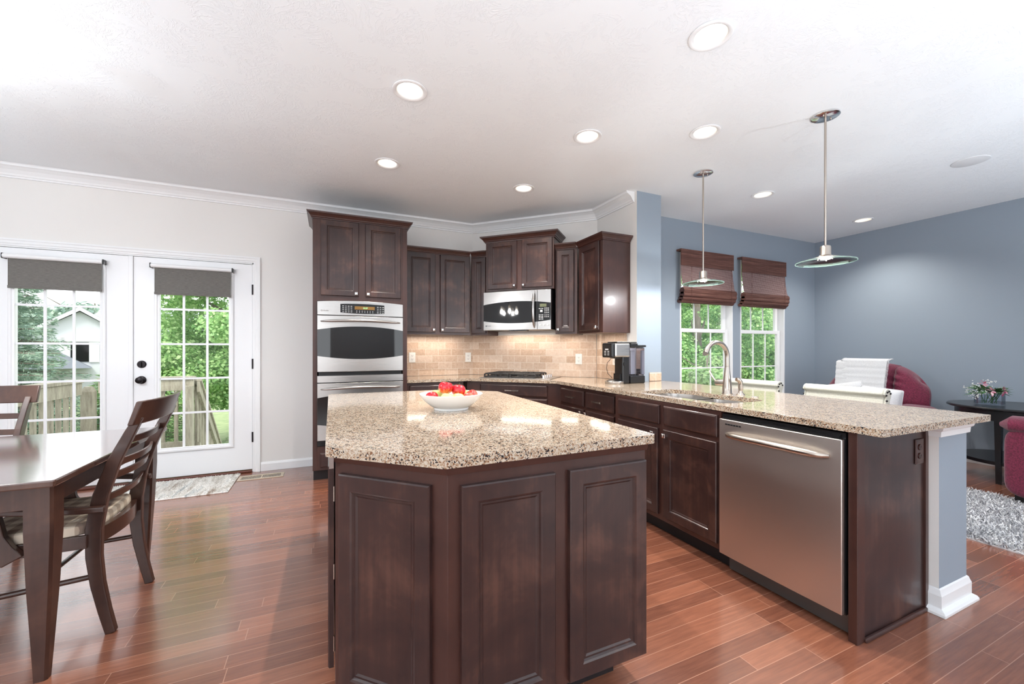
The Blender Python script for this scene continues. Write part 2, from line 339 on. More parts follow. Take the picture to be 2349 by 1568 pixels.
# shag and mat
def rugmat(name, stops, sc, stretch=(1, 1, 1)):
    m = NT(name, (0.5, 0.5, 0.5, 1), 0.95); m.base(m.ramp(m.noise(m.coord('Object', stretch), sc, 4, 0.7, 0.3), stops)); m.bump(m.noise(m.coord('Object'), 160, 3), 0.8, 0.01); return m.m
M_MAT = rugmat('striped_doormat', [(0.34, lin(176, 160, 146)), (0.44, lin(226, 222, 216)), (0.56, lin(248, 246, 242)), (0.70, lin(190, 194, 194))], 6, (2.2, 0.35, 1))
m = NT('grey_shag_yarn', lin(200, 200, 202), 0.9); rnd = m.n('ShaderNodeNewGeometry').outputs['Random Per Island']
m.base(m.ramp(rnd, [(0.0, lin(128, 128, 134)), (0.35, lin(186, 186, 190)), (1.0, lin(236, 236, 236))])); M_SHAG = m.m
def apple(name, c0, c1, c2):
    m = NT(name, c0, 0.18, Coat_Weight=0.5); sep = m.n('ShaderNodeSeparateXYZ', i_0=m.coord('Object', (1, 1, 1)))
    ns = m.noise(m.coord('Object', (60, 60, 14)), 1.0, 3, 0.6); z = m.math('ADD', m.math('MULTIPLY', sep.outputs[2], 9.0), m.math('MULTIPLY', ns, 0.8))
    m.base(m.ramp(z, [(0.05, c2), (0.35, c1), (0.6, c0)])); return m.m
M_RED = apple('red_apple_skin', lin(196, 12, 34), lin(206, 22, 30), lin(236, 150, 60)); M_GREEN = apple('green_apple_skin', lin(206, 224, 140), lin(214, 226, 150), lin(232, 232, 180))
M_BLUSH = apple('blush_apple_skin', lin(222, 60, 52), lin(226, 110, 84), lin(232, 196, 130))

# ================================================================ the room shell
CEIL, YA, XB, XR, YW, YF, XL = 2.743, 4.775, 2.686, 6.345, 3.55, -3.5, -4.2
TH = 0.12
DX0, DX1, DZ = -2.585, -0.69, 2.085        # french door opening
b = MB().box(XL-TH, XR+TH, YF-TH, YA+0.02, -0.12, 0.0); struct(b.build('floor', M_FLOOR))
CANS = [(0.431, 2.425), (0.432, 3.450), (1.680, 2.430), (1.672, 3.460), (1.683, 1.405), (2.394, 2.045), (3.880, 2.640), (5.724, 2.680)]
polys = [[Vector((XL-TH, YF-TH, 0)), Vector((XR+TH, YF-TH, 0)), Vector((XR+TH, YA+TH, 0)), Vector((XL-TH, YA+TH, 0))]]+[[Vector((x+0.079*math.cos(2*PI*j/32), y+0.079*math.sin(2*PI*j/32), 0)) for j in range(32)] for x, y in CANS]
flat = [p for q in polys for p in q]; nn = len(flat); fs = [tuple(t_) for t_ in tessellate_polygon(polys)]; fs += [tuple(i+nn for i in t_) for t_ in fs]; o_ = 0
for q in polys: fs += [(o_+j, o_+(j+1) % len(q), nn+o_+(j+1) % len(q), nn+o_+j) for j in range(len(q))]; o_ += len(q)
b = MB(); b.add([(p.x, p.y, CEIL) for p in flat]+[(p.x, p.y, CEIL+0.10) for p in flat], fs); struct(b.build('ceiling', M_CEIL))
struct(MB().box(XL-TH, XR+TH, YF-TH, YA+TH, CEIL+0.101, CEIL+0.16).build('trim_6', M_TRIM))  # unseen slab above the ceiling, closes the can holes against sky light
CA = (1.612, YA); CB = (XB, 3.701)
b = MB().box(XL-TH, DX0, YA, YA+TH, 0, CEIL).box(DX1, CA[0]+TH*2, YA, YA+TH, 0, CEIL).box(DX0, DX1, YA, YA+TH, DZ, CEIL); struct(b.build('wall_back', M_GREIGE))
b = MB().prism([CA, CB, (CB[0]+0.12, CB[1]+0.05), (CA[0]+0.17, CA[1]+0.0)], 0, CEIL); struct(b.build('wall_corner', M_GREIGE))
b = MB().box(XB, 2.99, 3.07, 4.2, 0, CEIL)
o = struct(b.build('wall_stub', [M_BLUE, M_GREIGE]))
for p in o.data.polygons: p.material_index = 1 if p.normal.x < -0.5 else 0
WX = [(3.745, 4.64), (4.78, 5.665)]; WZ0, WZ1 = 0.50, 2.40
b = MB().box(2.99, WX[0][0], YW, YW+TH, 0, CEIL).box(WX[0][1], WX[1][0], YW, YW+TH, 0, CEIL).box(WX[1][1], XR+TH, YW, YW+TH, 0, CEIL)
for x0, x1 in WX: b.box(x0, x1, YW, YW+TH, 0, WZ0).box(x0, x1, YW, YW+TH, WZ1, CEIL)
struct(b.build('wall_window', M_BLUE))
struct(MB().box(XR, XR+TH, YF-TH, YW, 0, CEIL).build('wall_right', M_BLUE))
# unseen walls, their window openings made up for the added fill lights
b = MB(); xs = [(-4.0, -0.8), (2.6, 6.0)]; px = XL-TH
for x0, x1 in xs: b.box(px, x0, YF-TH, YF, 0, CEIL); b.box(x0, x1, YF-TH, YF, 0, 0.6); b.box(x0, x1, YF-TH, YF, 2.3, CEIL); px = x1
b.box(px, XR+TH, YF-TH, YF, 0, CEIL); struct(b.build('wall_front', M_GREIGE))
b = MB().box(XL-TH, XL, YF, -3.2, 0, CEIL).box(XL-TH, XL, -1.0, YA, 0, CEIL).box(XL-TH, XL, -3.2, -1.0, 0, 0.6).box(XL-TH, XL, -3.2, -1.0, 2.3, CEIL); struct(b.build('wall_left', M_GREIGE))
# half wall at the back of the peninsula
b = MB().box(2.586, 2.866, 0.916, 3.066, 0, 0.882); o = struct(b.build('wall_half', [M_BLUE, M_GREIGE]))
for p in o.data.polygons: p.material_index = 1 if p.normal.x < -0.5 else 0
# crown moulding, base boards, casings
CR = [(0, CEIL-0.055-0.0), (0.012, CEIL-0.055), (0.016, CEIL-0.045), (0.022, CEIL-0.042), (0.035, CEIL-0.026), (0.055, CEIL-0.016), (0.078, CEIL-0.012), (0.085, CEIL-0.001), (0, CEIL-0.001)]
CR = [(0.001, CEIL-0.10), (0.014, CEIL-0.10), (0.016, CEIL-0.088), (0.024, CEIL-0.084), (0.030, CEIL-0.070), (0.050, CEIL-0.044), (0.078, CEIL-0.026), (0.092, CEIL-0.022), (0.094, CEIL-0.008), (0.100, CEIL-0.001), (0.001, CEIL-0.001)]
struct(MB().sweep([(XL, YA), CA, CB, (XB, 3.10)], CR).build('trim_1', M_TRIM, smooth=False))
BB = [(0.001, 0.001), (0.016, 0.001), (0.016, 0.07), (0.010, 0.084), (0.004, 0.090), (0.001, 0.090)]
struct(MB().sweep([(XL, YA), (DX0-0.06, YA)], BB).sweep([(DX1+0.062, YA), (-0.15, YA)], BB).build('baseboard_back', M_TRIM))
struct(MB().sweep([(3.0, YW), (XR, YW), (XR, YF)], BB).build('baseboard_right', M_TRIM))
HB = [(0.001, 0.001), (0.024, 0.001), (0.024, 0.012), (0.014, 0.024), (0.012, 0.10), (0.008, 0.12), (0.001, 0.135)]
HB = [(0.001, 0.001), (0.034, 0.001), (0.034, 0.012), (0.028, 0.022), (0.014, 0.030), (0.014, 0.085), (0.010, 0.096), (0.006, 0.110), (0.001, 0.115)]
HP = [(2.586, 0.952), (2.586, 0.916), (2.866, 0.916), (2.866, 3.0)]
struct(MB().sweep(HP, HB).build('baseboard_half', M_TRIM))
HC = [(0.001, 0.82), (0.010, 0.82), (0.012, 0.845), (0.020, 0.852), (0.024, 0.868), (0.034, 0.872), (0.034, 0.882), (0.001, 0.882)]
struct(MB().sweep(HP, HC).build('trim_2', M_TRIM))
# french door casing and jamb
CS = [(0, 0), (0.058, 0), (0.058, 0.018), (0.045, 0.018), (0.038, 0.014), (0.02, 0.014), (0.012, 0.010), (0, 0.010)]
b = MB(); xa, xb2, zt = DX0, DX1, DZ
loops = []
for o_, y_ in CS: loops.append([(xa-o_, YA-y_-0.001, 0.001), (xa-o_, YA-y_-0.001, zt+o_), (xb2+o_, YA-y_-0.001, zt+o_), (xb2+o_, YA-y_-0.001, 0.001)])
loops.append(loops[0]); b.rings(loops, False, False, False)
b.box(xa, xa+0.012, YA, YA+TH, 0.001, zt).box(xb2-0.012, xb2, YA, YA+TH, 0.001, zt).box(xa, xb2, YA, YA+TH, zt-0.012, zt)
struct(b.build('trim_3', M_TRIM))
struct(MB().box(xa+0.012, xb2-0.012, YA-0.02, YA+TH, 0.001, 0.022).build('trim_4', NT('cherry_threshold', lin(98, 52, 40), 0.3).m, bevel=0.006))

# door leaves
def door_leaf(idx, x0, x1, knob):
    z0, z1 = 0.03, DZ-0.016; y0, y1 = YA+0.004, YA+0.048
    t = bpy.data.objects.new('door_%d' % idx, None); C.objects.link(t); t['kind'] = 'structure'
    cx = (x0+x1)/2-0.003; gx0, gx1, gz0, gz1 = cx-0.273, cx+0.273, 0.298, 1.925
    b = MB().box(x0, gx0, y0, y1, z0, z1).box(gx1, x1, y0, y1, z0, z1).box(gx0, gx1, y0, y1, z0, gz0).box(gx0, gx1, y0, y1, gz1, z1); b.build('door_leaf', M_DOORW, t)
    b = MB(); pr = [(0.0, 0.0), (0.0, 0.012), (0.008, 0.016), (0.02, 0.016), (0.026, 0.010), (0.040, 0.008), (0.040, 0.0)]
    lp = [[(gx0-0.034+o, y0-y, gz0-0.034+o), (gx1+0.034-o, y0-y, gz0-0.034+o), (gx1+0.034-o, y0-y, gz1+0.034-o), (gx0-0.034+o, y0-y, gz1+0.034-o)] for o, y in pr]
    b.rings(lp+[lp[0]], False, False); b.build('glass_frame', M_DOORW, t)
    g = MB().box(gx0-0.003, gx1+0.003, y0+0.018, y0+0.022, gz0-0.003, gz1+0.003).build('glass_pane', M_PANE, t)
    b = MB(); ym, yn = y0+0.006, y0+0.017
    for k in (1, 2): xx = gx0+(gx1-gx0)*k/3; b.box(xx-0.009, xx+0.009, ym, yn, gz0, gz1)
    for k in range(1, 5): zz = gz0+(gz1-gz0)*k/5; b.box(gx0, gx1, ym+0.0005, yn-0.0005, zz-0.009, zz+0.009)
    b.build('muntin', M_DOORW, t)
    if knob:
        kx = x0+0.055
        b = MB(); pr = [(0.036, 0.0), (0.036, 0.006), (0.030, 0.010), (0.014, 0.012), (0.012, 0.035), (0.026, 0.042), (0.030, 0.052), (0.026, 0.062), (0.012, 0.068)]
        b.rings([[(kx+r*math.cos(2*PI*j/24), y0-y, 0.945+r*math.sin(2*PI*j/24)) for j in range(24)] for r, y in pr]); b.build('door_knob', M_BRONZE, t, smooth=True)
        b = MB(); pr = [(0.034, 0.0), (0.034, 0.006), (0.028, 0.014), (0.010, 0.015)]
        b.rings([[(kx+0.002+r*math.cos(2*PI*j/24), y0-y, 1.088+r*math.sin(2*PI*j/24)) for j in range(24)] for r, y in pr]); b.box(kx-0.004, kx+0.006, y0-0.034, y0-0.012, 1.066, 1.11); b.build('deadbolt', M_BRONZE, t, smooth=True)
        for zz in (1.82, 1.08, 0.35):
            MB().cyl((x1+0.004, y0-0.006, zz-0.05), (0, 0, 1), 0.007, 0.1, 10).build('hinge', M_BRONZE, t, smooth=True)
    return t
door_leaf(1, DX0+0.014, -1.655, False); door_leaf(2, -1.620, DX1-0.014, True)
o = struct(MB().box(-1.654, -1.621, YA-0.012, YA+0.05, 0.03, DZ-0.016).build('trim_5', M_DOORW, bevel=0.004))

# windows of the family room
for i, (x0, x1) in enumerate(WX):
    t = bpy.data.objects.new('window_%d' % (i+1), None); C.objects.link(t); t['kind'] = 'structure'
    b = MB()
    for a0, a1, c0, c1 in ((x0, x0+0.02, WZ0, WZ1), (x1-0.02, x1, WZ0, WZ1), (x0, x1, WZ1-0.02, WZ1), (x0, x1, WZ0, WZ0+0.02)): b.box(a0+0.001, a1-0.001, YW-0.004, YW+TH, c0+0.001, c1-0.001)
    b.build('window_frame', M_TRIM, t)
    for (z0, z1, yy) in ((1.43, WZ1-0.02, YW+0.078), (WZ0+0.02, 1.475, YW+0.045)):
        b = MB(); f = 0.05; X0, X1 = x0+0.03, x1-0.03
        b.box(X0, X0+f, yy, yy+0.03, z0, z1).box(X1-f, X1, yy, yy+0.03, z0, z1).box(X0+f, X1-f, yy, yy+0.03, z0, z0+0.045).box(X0+f, X1-f, yy, yy+0.03, z1-0.045, z1)
        sash = b.build('sash', M_TRIM, t, bevel=0.003)
        MB().box(X0+f-0.003, X1-f+0.003, yy+0.014, yy+0.018, z0+0.042, z1-0.042).build('glass_pane', M_PANE, sash)
        b = MB()
        for k in (1, 2): xx = X0+f+(X1-X0-2*f)*k/3; b.box(xx-0.008, xx+0.008, yy+0.006, yy+0.013, z0+0.045, z1-0.045)
        zz = (z0+z1)/2; b.box(X0+f, X1-f, yy+0.0065, yy+0.0125, zz-0.008, zz+0.008); b.build('muntin', M_TRIM, sash)

# ================================================================ cabinet kit (local frame: x along front, y 0 = face, +y back)
def panel_door(x0, x1, z0, z1, y=0.0, t=0.02, st=0.055):
    b = MB(); w = [(0, 0), (0, t-0.004), (0.004, t), (st-0.006, t), (st, t-0.003), (st+0.004, t-0.009), (st+0.010, t-0.009), (st+0.016, t-0.013)]
    b.rings([[(x0+i, y-d, z0+i), (x1-i, y-d, z0+i), (x1-i, y-d, z1-i), (x0+i, y-d, z1-i)] for i, d in w]); return b
def slab_front(x0, x1, z0, z1, y=0.0, t=0.02):
    b = MB(); w = [(0, 0), (0, t-0.007), (0.003, t-0.004), (0.011, t)]
    b.rings([[(x0+i, y-d, z0+i), (x1-i, y-d, z0+i), (x1-i, y-d, z1-i), (x0+i, y-d, z1-i)] for i, d in w]); return b
def knob(par, x, z, y=-0.02):
    b = MB().box(x-0.006, x+0.006, y-0.014, y, z-0.006, z+0.006)
    b.rings([[(x-s, y-d, z-s), (x+s, y-d, z-s), (x+s, y-d, z+s), (x-s, y-d, z+s)] for s, d in ((0.008, 0.012), (0.0135, 0.018), (0.0145, 0.022), (0.012, 0.026), (0.006, 0.028))])
    b.build('knob', M_CHROME, par)
def pull(par, x, z, L=0.12, y=-0.02):
    b = MB(); h = L/2
    b.bar([(y-0.030, z), (y-0.030, z)], 0, 0, 0) if False else None
    b.rings([[(x+u, y-0.024-dy, z-s), (x+u, y-0.032-dy, z-s), (x+u, y-0.032-dy, z+s), (x+u, y-0.024-dy, z+s)] for u, s, dy in ((-h, 0.008, -0.002), (-h+0.012, 0.006, 0.0), (0, 0.005, 0.003), (h-0.012, 0.006, 0.0), (h, 0.008, -0.002))])
    b.box(x-h*0.72-0.004, x-h*0.72+0.004, y-0.026, y, z-0.004, z+0.004).box(x+h*0.72-0.004, x+h*0.72+0.004, y-0.026, y, z-0.004, z+0.004)
    b.build('handle', M_NICKEL, par)
CP = [(0.001, 0.0), (0.008, 0.0), (0.010, 0.008), (0.016, 0.012), (0.020, 0.022), (0.036, 0.040), (0.040, 0.044), (0.046, 0.046), (0.050, 0.060), (0.001, 0.060)]
def crown(par, pts, z, sc=1.0):
    MB().sweep(pts, [(o*sc, z+h*sc) for o, h in CP]).build('crown_moulding', M_CABD, par)
def doorset(par, doors):
    for (x0, x1, z0, z1, kx, kz) in doors:
        d = panel_door(x0, x1, z0, z1).build('door', M_CAB, par)
        if kx is not None: knob(d, kx, kz)

# ---- tall oven cabinet
TX0, TW, TY = -0.140, 0.853, 4.165; TD = YA-TY-0.003
t = thing('oven_cabinet', 'tall dark espresso cabinet holding the double oven, with two doors on top', 'cabinet', (TX0, TY, 0))
b = MB(); ox0, ox1, oz0, oz1 = 0.038, TW-0.044, 0.329, 1.672
b.box(0, ox0, 0, TD, 0.105, 2.44).box(ox1, TW, 0, TD, 0.105, 2.44).box(ox0, ox1, 0, TD, 0.105, oz0-0.002).box(ox0, ox1, 0, TD, oz1+0.002, 2.44).box(ox0, ox1, TD-0.01, TD, oz0, oz1)
b.build('body', M_CABD, t, bevel=0.0015)
MB().box(0.004, TW-0.004, 0.075, TD, 0.0, 0.105).build('toe_kick', M_TOE, t)
doorset(t, [(0.068, 0.397, 1.727, 2.428, 0.373, 1.752), (0.457, 0.790, 1.727, 2.428, 0.481, 1.752)])
slab_front(0.062, 0.790, 0.132, 0.266).build('drawer', M_CAB, t)
crown(t, [(0, TD-0.12), (0, 0), (TW, 0), (TW, TD-0.12)], 2.432)

# ---- double wall oven
def arc(x, x0, x1, edge, mid): u = 2*(x-x0)/(x1-x0)-1; return mid+(edge-mid)*u*u
def bowed(x0, x1, zb, zt, y, bow, t, n=28):
    b = MB(); rs = []
    for k in range(n+1):
        x = x0+(x1-x0)*k/n; u = 2*(x-x0)/(x1-x0)-1; yy = y-bow*(1-u*u)
        rs.append([(x, yy, zb(x)), (x, yy, zt(x)), (x, y+t, zt(x)), (x, y+t, zb(x))])
    b.rings(rs); return b
def bow_handle(par, x0, x1, z, y, out, drop, mat, r=0.011):
    pts = []; rad = []
    for k in range(25):
        u = k/24; w = math.sin(PI*u); e = min(1.0, min(u, 1-u)*9)
        pts.append((x0+(x1-x0)*u, y-out*(0.25+0.75*w**0.5 if 0 < u < 1 else 0.0), z+drop*w)); rad.append(r*(0.55+0.45*e))
    MB().tube(pts, rad, 12).build('handle', mat, par, smooth=True)
ov = thing('double_oven', 'stainless steel double wall oven with black arched glass doors', 'oven', (TX0+ox0+0.001, TY, oz0))
OW = ox1-ox0-0.002; z_ = lambda z: z-oz0
MB().box(0.01, OW-0.01, 0.004, 0.5, 0.0, z_(1.668)).build('oven_body', M_BLACKP, ov)
cp = bowed(0, OW, lambda x: z_(1.544), lambda x: arc(x, 0, OW, z_(1.668), z_(1.682)), -0.022, 0.014, 0.022).build('control_panel', M_STEEL, ov, smooth=True, bevel=0.002)
dp = bowed(0.195, 0.59, lambda x: arc(x, 0.195, 0.59, z_(1.570), z_(1.562)), lambda x: arc(x, 0.195, 0.59, z_(1.650), z_(1.656)), -0.0345, 0.0035, 0.004).build('display_panel', M_GLASSB, cp)
MB().box(0.32, 0.50, -0.0395, -0.036, z_(1.602), z_(1.632)).build('amber_display', M_AMBER, dp)
b = MB(); text_mb(b, '10:37', 0.020, (0.392, -0.0400, z_(1.610))); b.build('clock_digits', M_LED, dp)
b = MB()
for gx, nx in ((0.212, 4), (0.522, 3)):
    for i in range(nx):
        for j in range(4): b.box(gx+i*0.024-(0 if gx < 0.4 else 0), gx+i*0.024+0.014, -0.0392, -0.0385+0.002, z_(1.575+j*0.018), z_(1.579+j*0.018))
for i in range(7): b.box(0.335+i*0.024, 0.342+i*0.024, -0.0402, -0.038, z_(1.573), z_(1.577)); b.box(0.335+i*0.024, 0.342+i*0.024, -0.0402, -0.038, z_(1.586), z_(1.590))
b.build('keypad_print', M_MARK, dp)
b = MB(); b.rings([[(0.036+r*math.cos(2*PI*j/20), -0.0305, z_(1.583)+r*math.sin(2*PI*j/20)) for j in range(20)] for r in (0.0075, 0.005)], False, False)
text_mb(b, 'Profile', 0.017, (0.049, -0.0315, z_(1.578)), sh=0.3); b.build('logo_lettering', NT('grey_print', lin(120, 112, 108), 0.4).m, cp)
def oven_door(zb, zt, ge, gm, he, hm, hz):
    d = bowed(0, OW, lambda x: zb, lambda x: zt, -0.026, 0.014, 0.024).build('oven_door', M_STEEL, ov, smooth=True, bevel=0.002)
    bowed(0.001, OW-0.001, lambda x: arc(x, 0, OW, he, hm), lambda x: arc(x, 0, OW, ge, gm), -0.0275, 0.0145, 0.004, 36).build('oven_window', M_GLASSB, d, smooth=True)
    bow_handle(d, 0.03, OW-0.03, hz, -0.032, 0.045, 0.012, M_STEEL)
oven_door(z_(1.016), z_(1.538), z_(1.406), z_(1.441), z_(1.164), z_(1.133), z_(1.484))
bowed(0, OW, lambda x: z_(0.918), lambda x: z_(0.979), -0.024, 0.014, 0.022).build('trim_strip', M_STEEL, ov, smooth=True)
oven_door(z_(0.382), z_(0.910), z_(0.776), z_(0.81), z_(0.530), z_(0.50), z_(0.856))
b = MB(); b.box(0.0, OW, -0.012, 0.006, z_(0.331), z_(0.378)); 
for k in range(3): b.box(0.02, OW-0.02, -0.016, -0.011, z_(0.340+k*0.012), z_(0.344+k*0.012))
b.build('vent_grille', M_BLACKP, ov)

# ---- wall cabinets
UD = 0.318; UZ0, UZ1 = 1.385, 2.29
def wallcab(name, label, loc, rotz, w, z0, z1, depth, doors, crownpts, crz, csc=1.0, light_rail=True):
    t = thing(name, label, 'cabinet', (loc[0], loc[1], z0), rotz, 'wall cabinets over the counter')
    MB().box(0, w, 0, depth, 0, z1-z0).build('body', M_CABD, t, bevel=0.0015)
    doorset(t, [(a, b_, c-z0, d-z0, k, kz-z0) for a, b_, c, d, k, kz in doors])
    if crownpts: crown(t, crownpts, crz-z0, csc)
    return t
UY = YA-UD-0.003
wallcab('wall_cabinet', 'dark two-door wall cabinet between the tall oven cabinet and the corner', (0.716, UY, 0), 0, 0.757, UZ0, UZ1, UD,
        [(0.035, 0.348, 1.412, 2.272, 0.330, 1.440), (0.405, 0.742, 1.412, 2.272, 0.425, 1.440)], [(0, 0), (0.745, 0)], 2.272)
def dg(u, D): return ((u+D)/R2, (D-u)/R2)          # point on the diagonal: u along (1,-1), D = distance from origin
DU = 4.1965; DWALL = 4.5165; UDD = DWALL-DU-0.003
wallcab('wall_cabinet', 'narrow dark wall cabinet left of the microwave, partly hidden by it', dg(-2.100, DU), -PI/4, 0.205, UZ0, UZ1, UDD-0.0,
        [(0.015, 0.190, 1.405, 2.262, None, 1.43)], [(0.01, 0), (0.205, 0)], 2.272)
wallcab('wall_cabinet', 'narrow dark wall cabinet with one knob right of the microwave', dg(-1.105, DU), -PI/4, 0.232, UZ0, UZ1, UDD,
        [(0.020, 0.200, 1.405, 2.262, 0.034, 1.432)], [(0.0, 0), (0.225, 0)], 2.272)
wallcab('wall_cabinet', 'raised two-door dark wall cabinet directly above the microwave', dg(-1.888, DU-0.055), -PI/4, 0.780, 1.862, 2.42, UDD+0.055,
        [(0.030, 0.368, 1.885, 2.400, 0.345, 1.912), (0.428, 0.765, 1.885, 2.400, 0.450, 1.912)], [(0, 0.15), (0, 0), (0.780, 0), (0.780, 0.30)], 2.402, 1.1)
XU = XB-UD-0.012
wallcab('wall_cabinet', 'dark single-door wall cabinet at the right end, its side panel facing the room', (XU, 3.562, 0), -PI/2, 0.405, UZ0, 2.275, UD+0.006,
        [(0.030, 0.362, 1.412, 2.258, 0.335, 1.440)], [(0.0, 0), (0.405, 0), (0.405, UD)], 2.262)
# warm under-cabinet lamps (their light only, the strips sit behind the face frame)
for p, rz, L in (((1.08, 4.62, 1.375), 0, 0.6), ((dg(-1.5, 4.38)[0], dg(-1.5, 4.38)[1], 1.415), -PI/4, 0.6), ((2.50, 3.4, 1.372), -PI/2, 0.3), ((dg(-0.99, 4.36)[0], dg(-0.99, 4.36)[1], 1.375), -PI/4, 0.18)):
    add_light('under_cabinet_light', 'AREA', p, 1.15*L/0.6, (1.0, 0.87, 0.74), (0, 0, rz), shape='RECTANGLE', size=L, size_y=0.05)

# ---- microwave
mw = thing('microwave', 'stainless over-the-range microwave with black arched glass and vertical handle', 'microwave', (*dg(-1.896, DU-0.08), 1.432), -PI/4)
MWW = 0.768; MH = 0.418; mz = lambda z: z-1.432
MB().box(0, MWW, 0.0, UDD+0.08, 0.0, MH).build('casing', M_BLACKP, mw, bevel=0.002)
face = bowed(0, MWW, lambda x: 0.0, lambda x: MH, -0.02, 0.012, 0.018).build('door', M_STEEL, mw, smooth=True, bevel=0.002)
bowed(0.001, MWW-0.001, lambda x: arc(x, 0, MWW, 0.100, 0.072), lambda x: arc(x, 0, MWW, 0.278, 0.306), -0.0215, 0.0125, 0.003, 36).build('dark_window', M_GLASSB, face, smooth=True)
MB().box(0.622, 0.625, -0.0335, -0.02, 0.004, MH-0.004).build('door_seam', M_BLACKP, face)
MB().tube([(0.592, -0.026, 0.018), (0.590, -0.050, 0.05), (0.588, -0.064, 0.13), (0.588, -0.068, 0.21), (0.588, -0.064, 0.29), (0.590, -0.050, 0.37), (0.592, -0.026, 0.402)], [0.006, 0.011, 0.015, 0.016, 0.015, 0.011, 0.006], 14).build('handle', M_STEEL, mw, smooth=True)
cpn = MB().box(0.652, 0.722, -0.0335, -0.027, 0.236, 0.268).build('lcd_display', M_LCD, mw)
b = MB(); text_mb(b, '10:37', 0.016, (0.672, -0.0340, 0.245)); b.build('clock_digits', NT('lcd_digits', lin(60, 90, 50), 0.5).m, cpn)
b = MB()
for i in range(2):
    for r_ in (0.215, 0.150, 0.135, 0.120, 0.105): b.box(0.640+i*0.028, 0.660+i*0.028, -0.0335, -0.028, r_, r_+0.006)
for i in range(3):
    for r_ in (0.218, 0.203, 0.188, 0.170, 0.146, 0.128): b.box(0.702+i*0.018, 0.712+i*0.018, -0.032, -0.027, r_, r_+0.007)
b.box(0.655, 0.680, -0.0335, -0.028, 0.182, 0.205); b.build('keypad_print', M_MARK, mw)
for i in range(3): MB().cyl((0.655+i*0.042, -0.030, 0.048), (0, -1, 0), 0.009, 0.006, 14).build('round_button', M_WHITEP, mw, smooth=True)
b = MB(); b.lathe([(0, 0)], 0, 0) if False else None
b.rings([[(0.034+r*math.cos(2*PI*j/20), -0.0235-0.0005, 0.047+r*math.sin(2*PI*j/20)) for j in range(20)] for r in (0.0080, 0.0)], False, False)
text_mb(b, 'Profile', 0.017, (0.046, -0.0262, 0.042), sh=0.3); b.build('logo_lettering', NT('dark_print', lin(80, 84, 88), 0.4).m, mw)
MB().box(0.30, 0.50, -0.015, 0.06, -0.012, -0.001).build('vent_lip', M_BLACKP, mw)

# ---- base cabinets
def basecab(name, label, loc, rotz, w, depth, fronts, doors, toe_ext=(0, 0), hollow=False):
    t = thing(name, label, 'cabinet', (loc[0], loc[1], 0), rotz, 'base cabinets under the counter')
    b = MB()
    if hollow: b.box(0, w, 0, 0.02, 0.105, 0.880).box(0, w, depth-0.012, depth, 0.105, 0.880).box(0, 0.018, 0.02, depth-0.012, 0.105, 0.880).box(w-0.018, w, 0.02, depth-0.012, 0.105, 0.880).box(0.018, w-0.018, 0.02, depth-0.012, 0.105, 0.125)
    else: b.box(0, w, 0, depth, 0.105, 0.880)
    b.build('body', M_CABD, t, bevel=0.0015)
    MB().box(0.002-toe_ext[0], w-0.002+toe_ext[1], 0.075, depth, 0.0, 0.105).build('toe_kick', M_TOE, t)
    for f in fronts:
        d = slab_front(*f[:4]).build('drawer', M_CAB, t)
        if f[4]: pull(d, (f[0]+f[1])/2, (f[2]+f[3])/2, f[4])
    doorset(t, doors); return t
basecab('base_cabinet', 'dark base cabinet left of the cooktop, next to the tall oven cabinet', (0.716, 4.215, 0), 0, 0.60, 0.55,
        [(0.03, 0.575, 0.735, 0.855, 0)], [(0.03, 0.30, 0.14, 0.70, 0.28, 0.67), (0.31, 0.575, 0.14, 0.70, 0.33, 0.67)])
DB = 3.955
basecab('base_cabinet', 'dark angled corner base cabinet with wide drawers under the cooktop', dg(-2.03, DB), -PI/4, 1.045, 0.20,
        [(0.165, 0.905, 0.742, 0.858, 0.15), (0.165, 0.905, 0.44, 0.722, 0.15), (0.165, 0.905, 0.13, 0.42, 0.15)], [])
basecab('base_cabinet', 'dark base cabinet with two small handled drawers right of the cooktop', (2.062, 3.44, 0), -PI/2, 0.905, 0.50,
        [(0.032, 0.418, 0.716, 0.853, 0.125), (0.452, 0.838, 0.716, 0.853, 0.125)], [(0.032, 0.418, 0.14, 0.690, 0.395, 0.665), (0.452, 0.838, 0.14, 0.690, 0.475, 0.665)])
SX = 1.992
sb = basecab('base_cabinet', 'dark two-door base cabinet under the sink with two blank fronts', (SX, 2.512, 0), -PI/2, 0.918, 0.588,
        [(0.046, 0.462, 0.735, 0.858, 0), (0.502, 0.902, 0.735, 0.858, 0)], [(0.046, 0.452, 0.140, 0.706, 0.424, 0.672), (0.502, 0.900, 0.140, 0.706, 0.528, 0.672)], hollow=True)
# ---- dishwasher
dw = thing('dishwasher', 'stainless dishwasher with a curved bar handle set into the peninsula', 'dishwasher', (1.985, 1.588, 0), -PI/2)
DWW = 0.600
MB().box(0.004, DWW-0.004, 0.004, 0.57, 0.104, 0.872).build('tub', M_BLACKP, dw)
MB().box(0.012, DWW-0.005, 0.05, 0.065, 0.008, 0.104).build('kick_plate', NT('grey_kick', lin(96, 94, 92), 0.4, 0.6).m, dw)
dr = bowed(0.004, DWW-0.006, lambda x: 0.108, lambda x: 0.846, -0.022, 0.005, 0.022).build('door', M_STEELV, dw, smooth=True, bevel=0.003)
bow_handle(dr, 0.055, DWW-0.055, 0.768, -0.026, 0.042, 0.004, M_NICKEL, 0.016)
b = MB(); [b.box(0.045+i*0.016, 0.057+i*0.016, -0.0275, -0.02, 0.818, 0.825) for i in range(6)]; b.build('vent_slots', M_BLACKP, dr)
b = MB(); [b.box(0.02, DWW-0.02, -0.012+k*0.006, -0.009+k*0.006, 0.848, 0.858+k*0.003) for k in range(3)]; b.build('top_trim', M_BLACKP, dw)
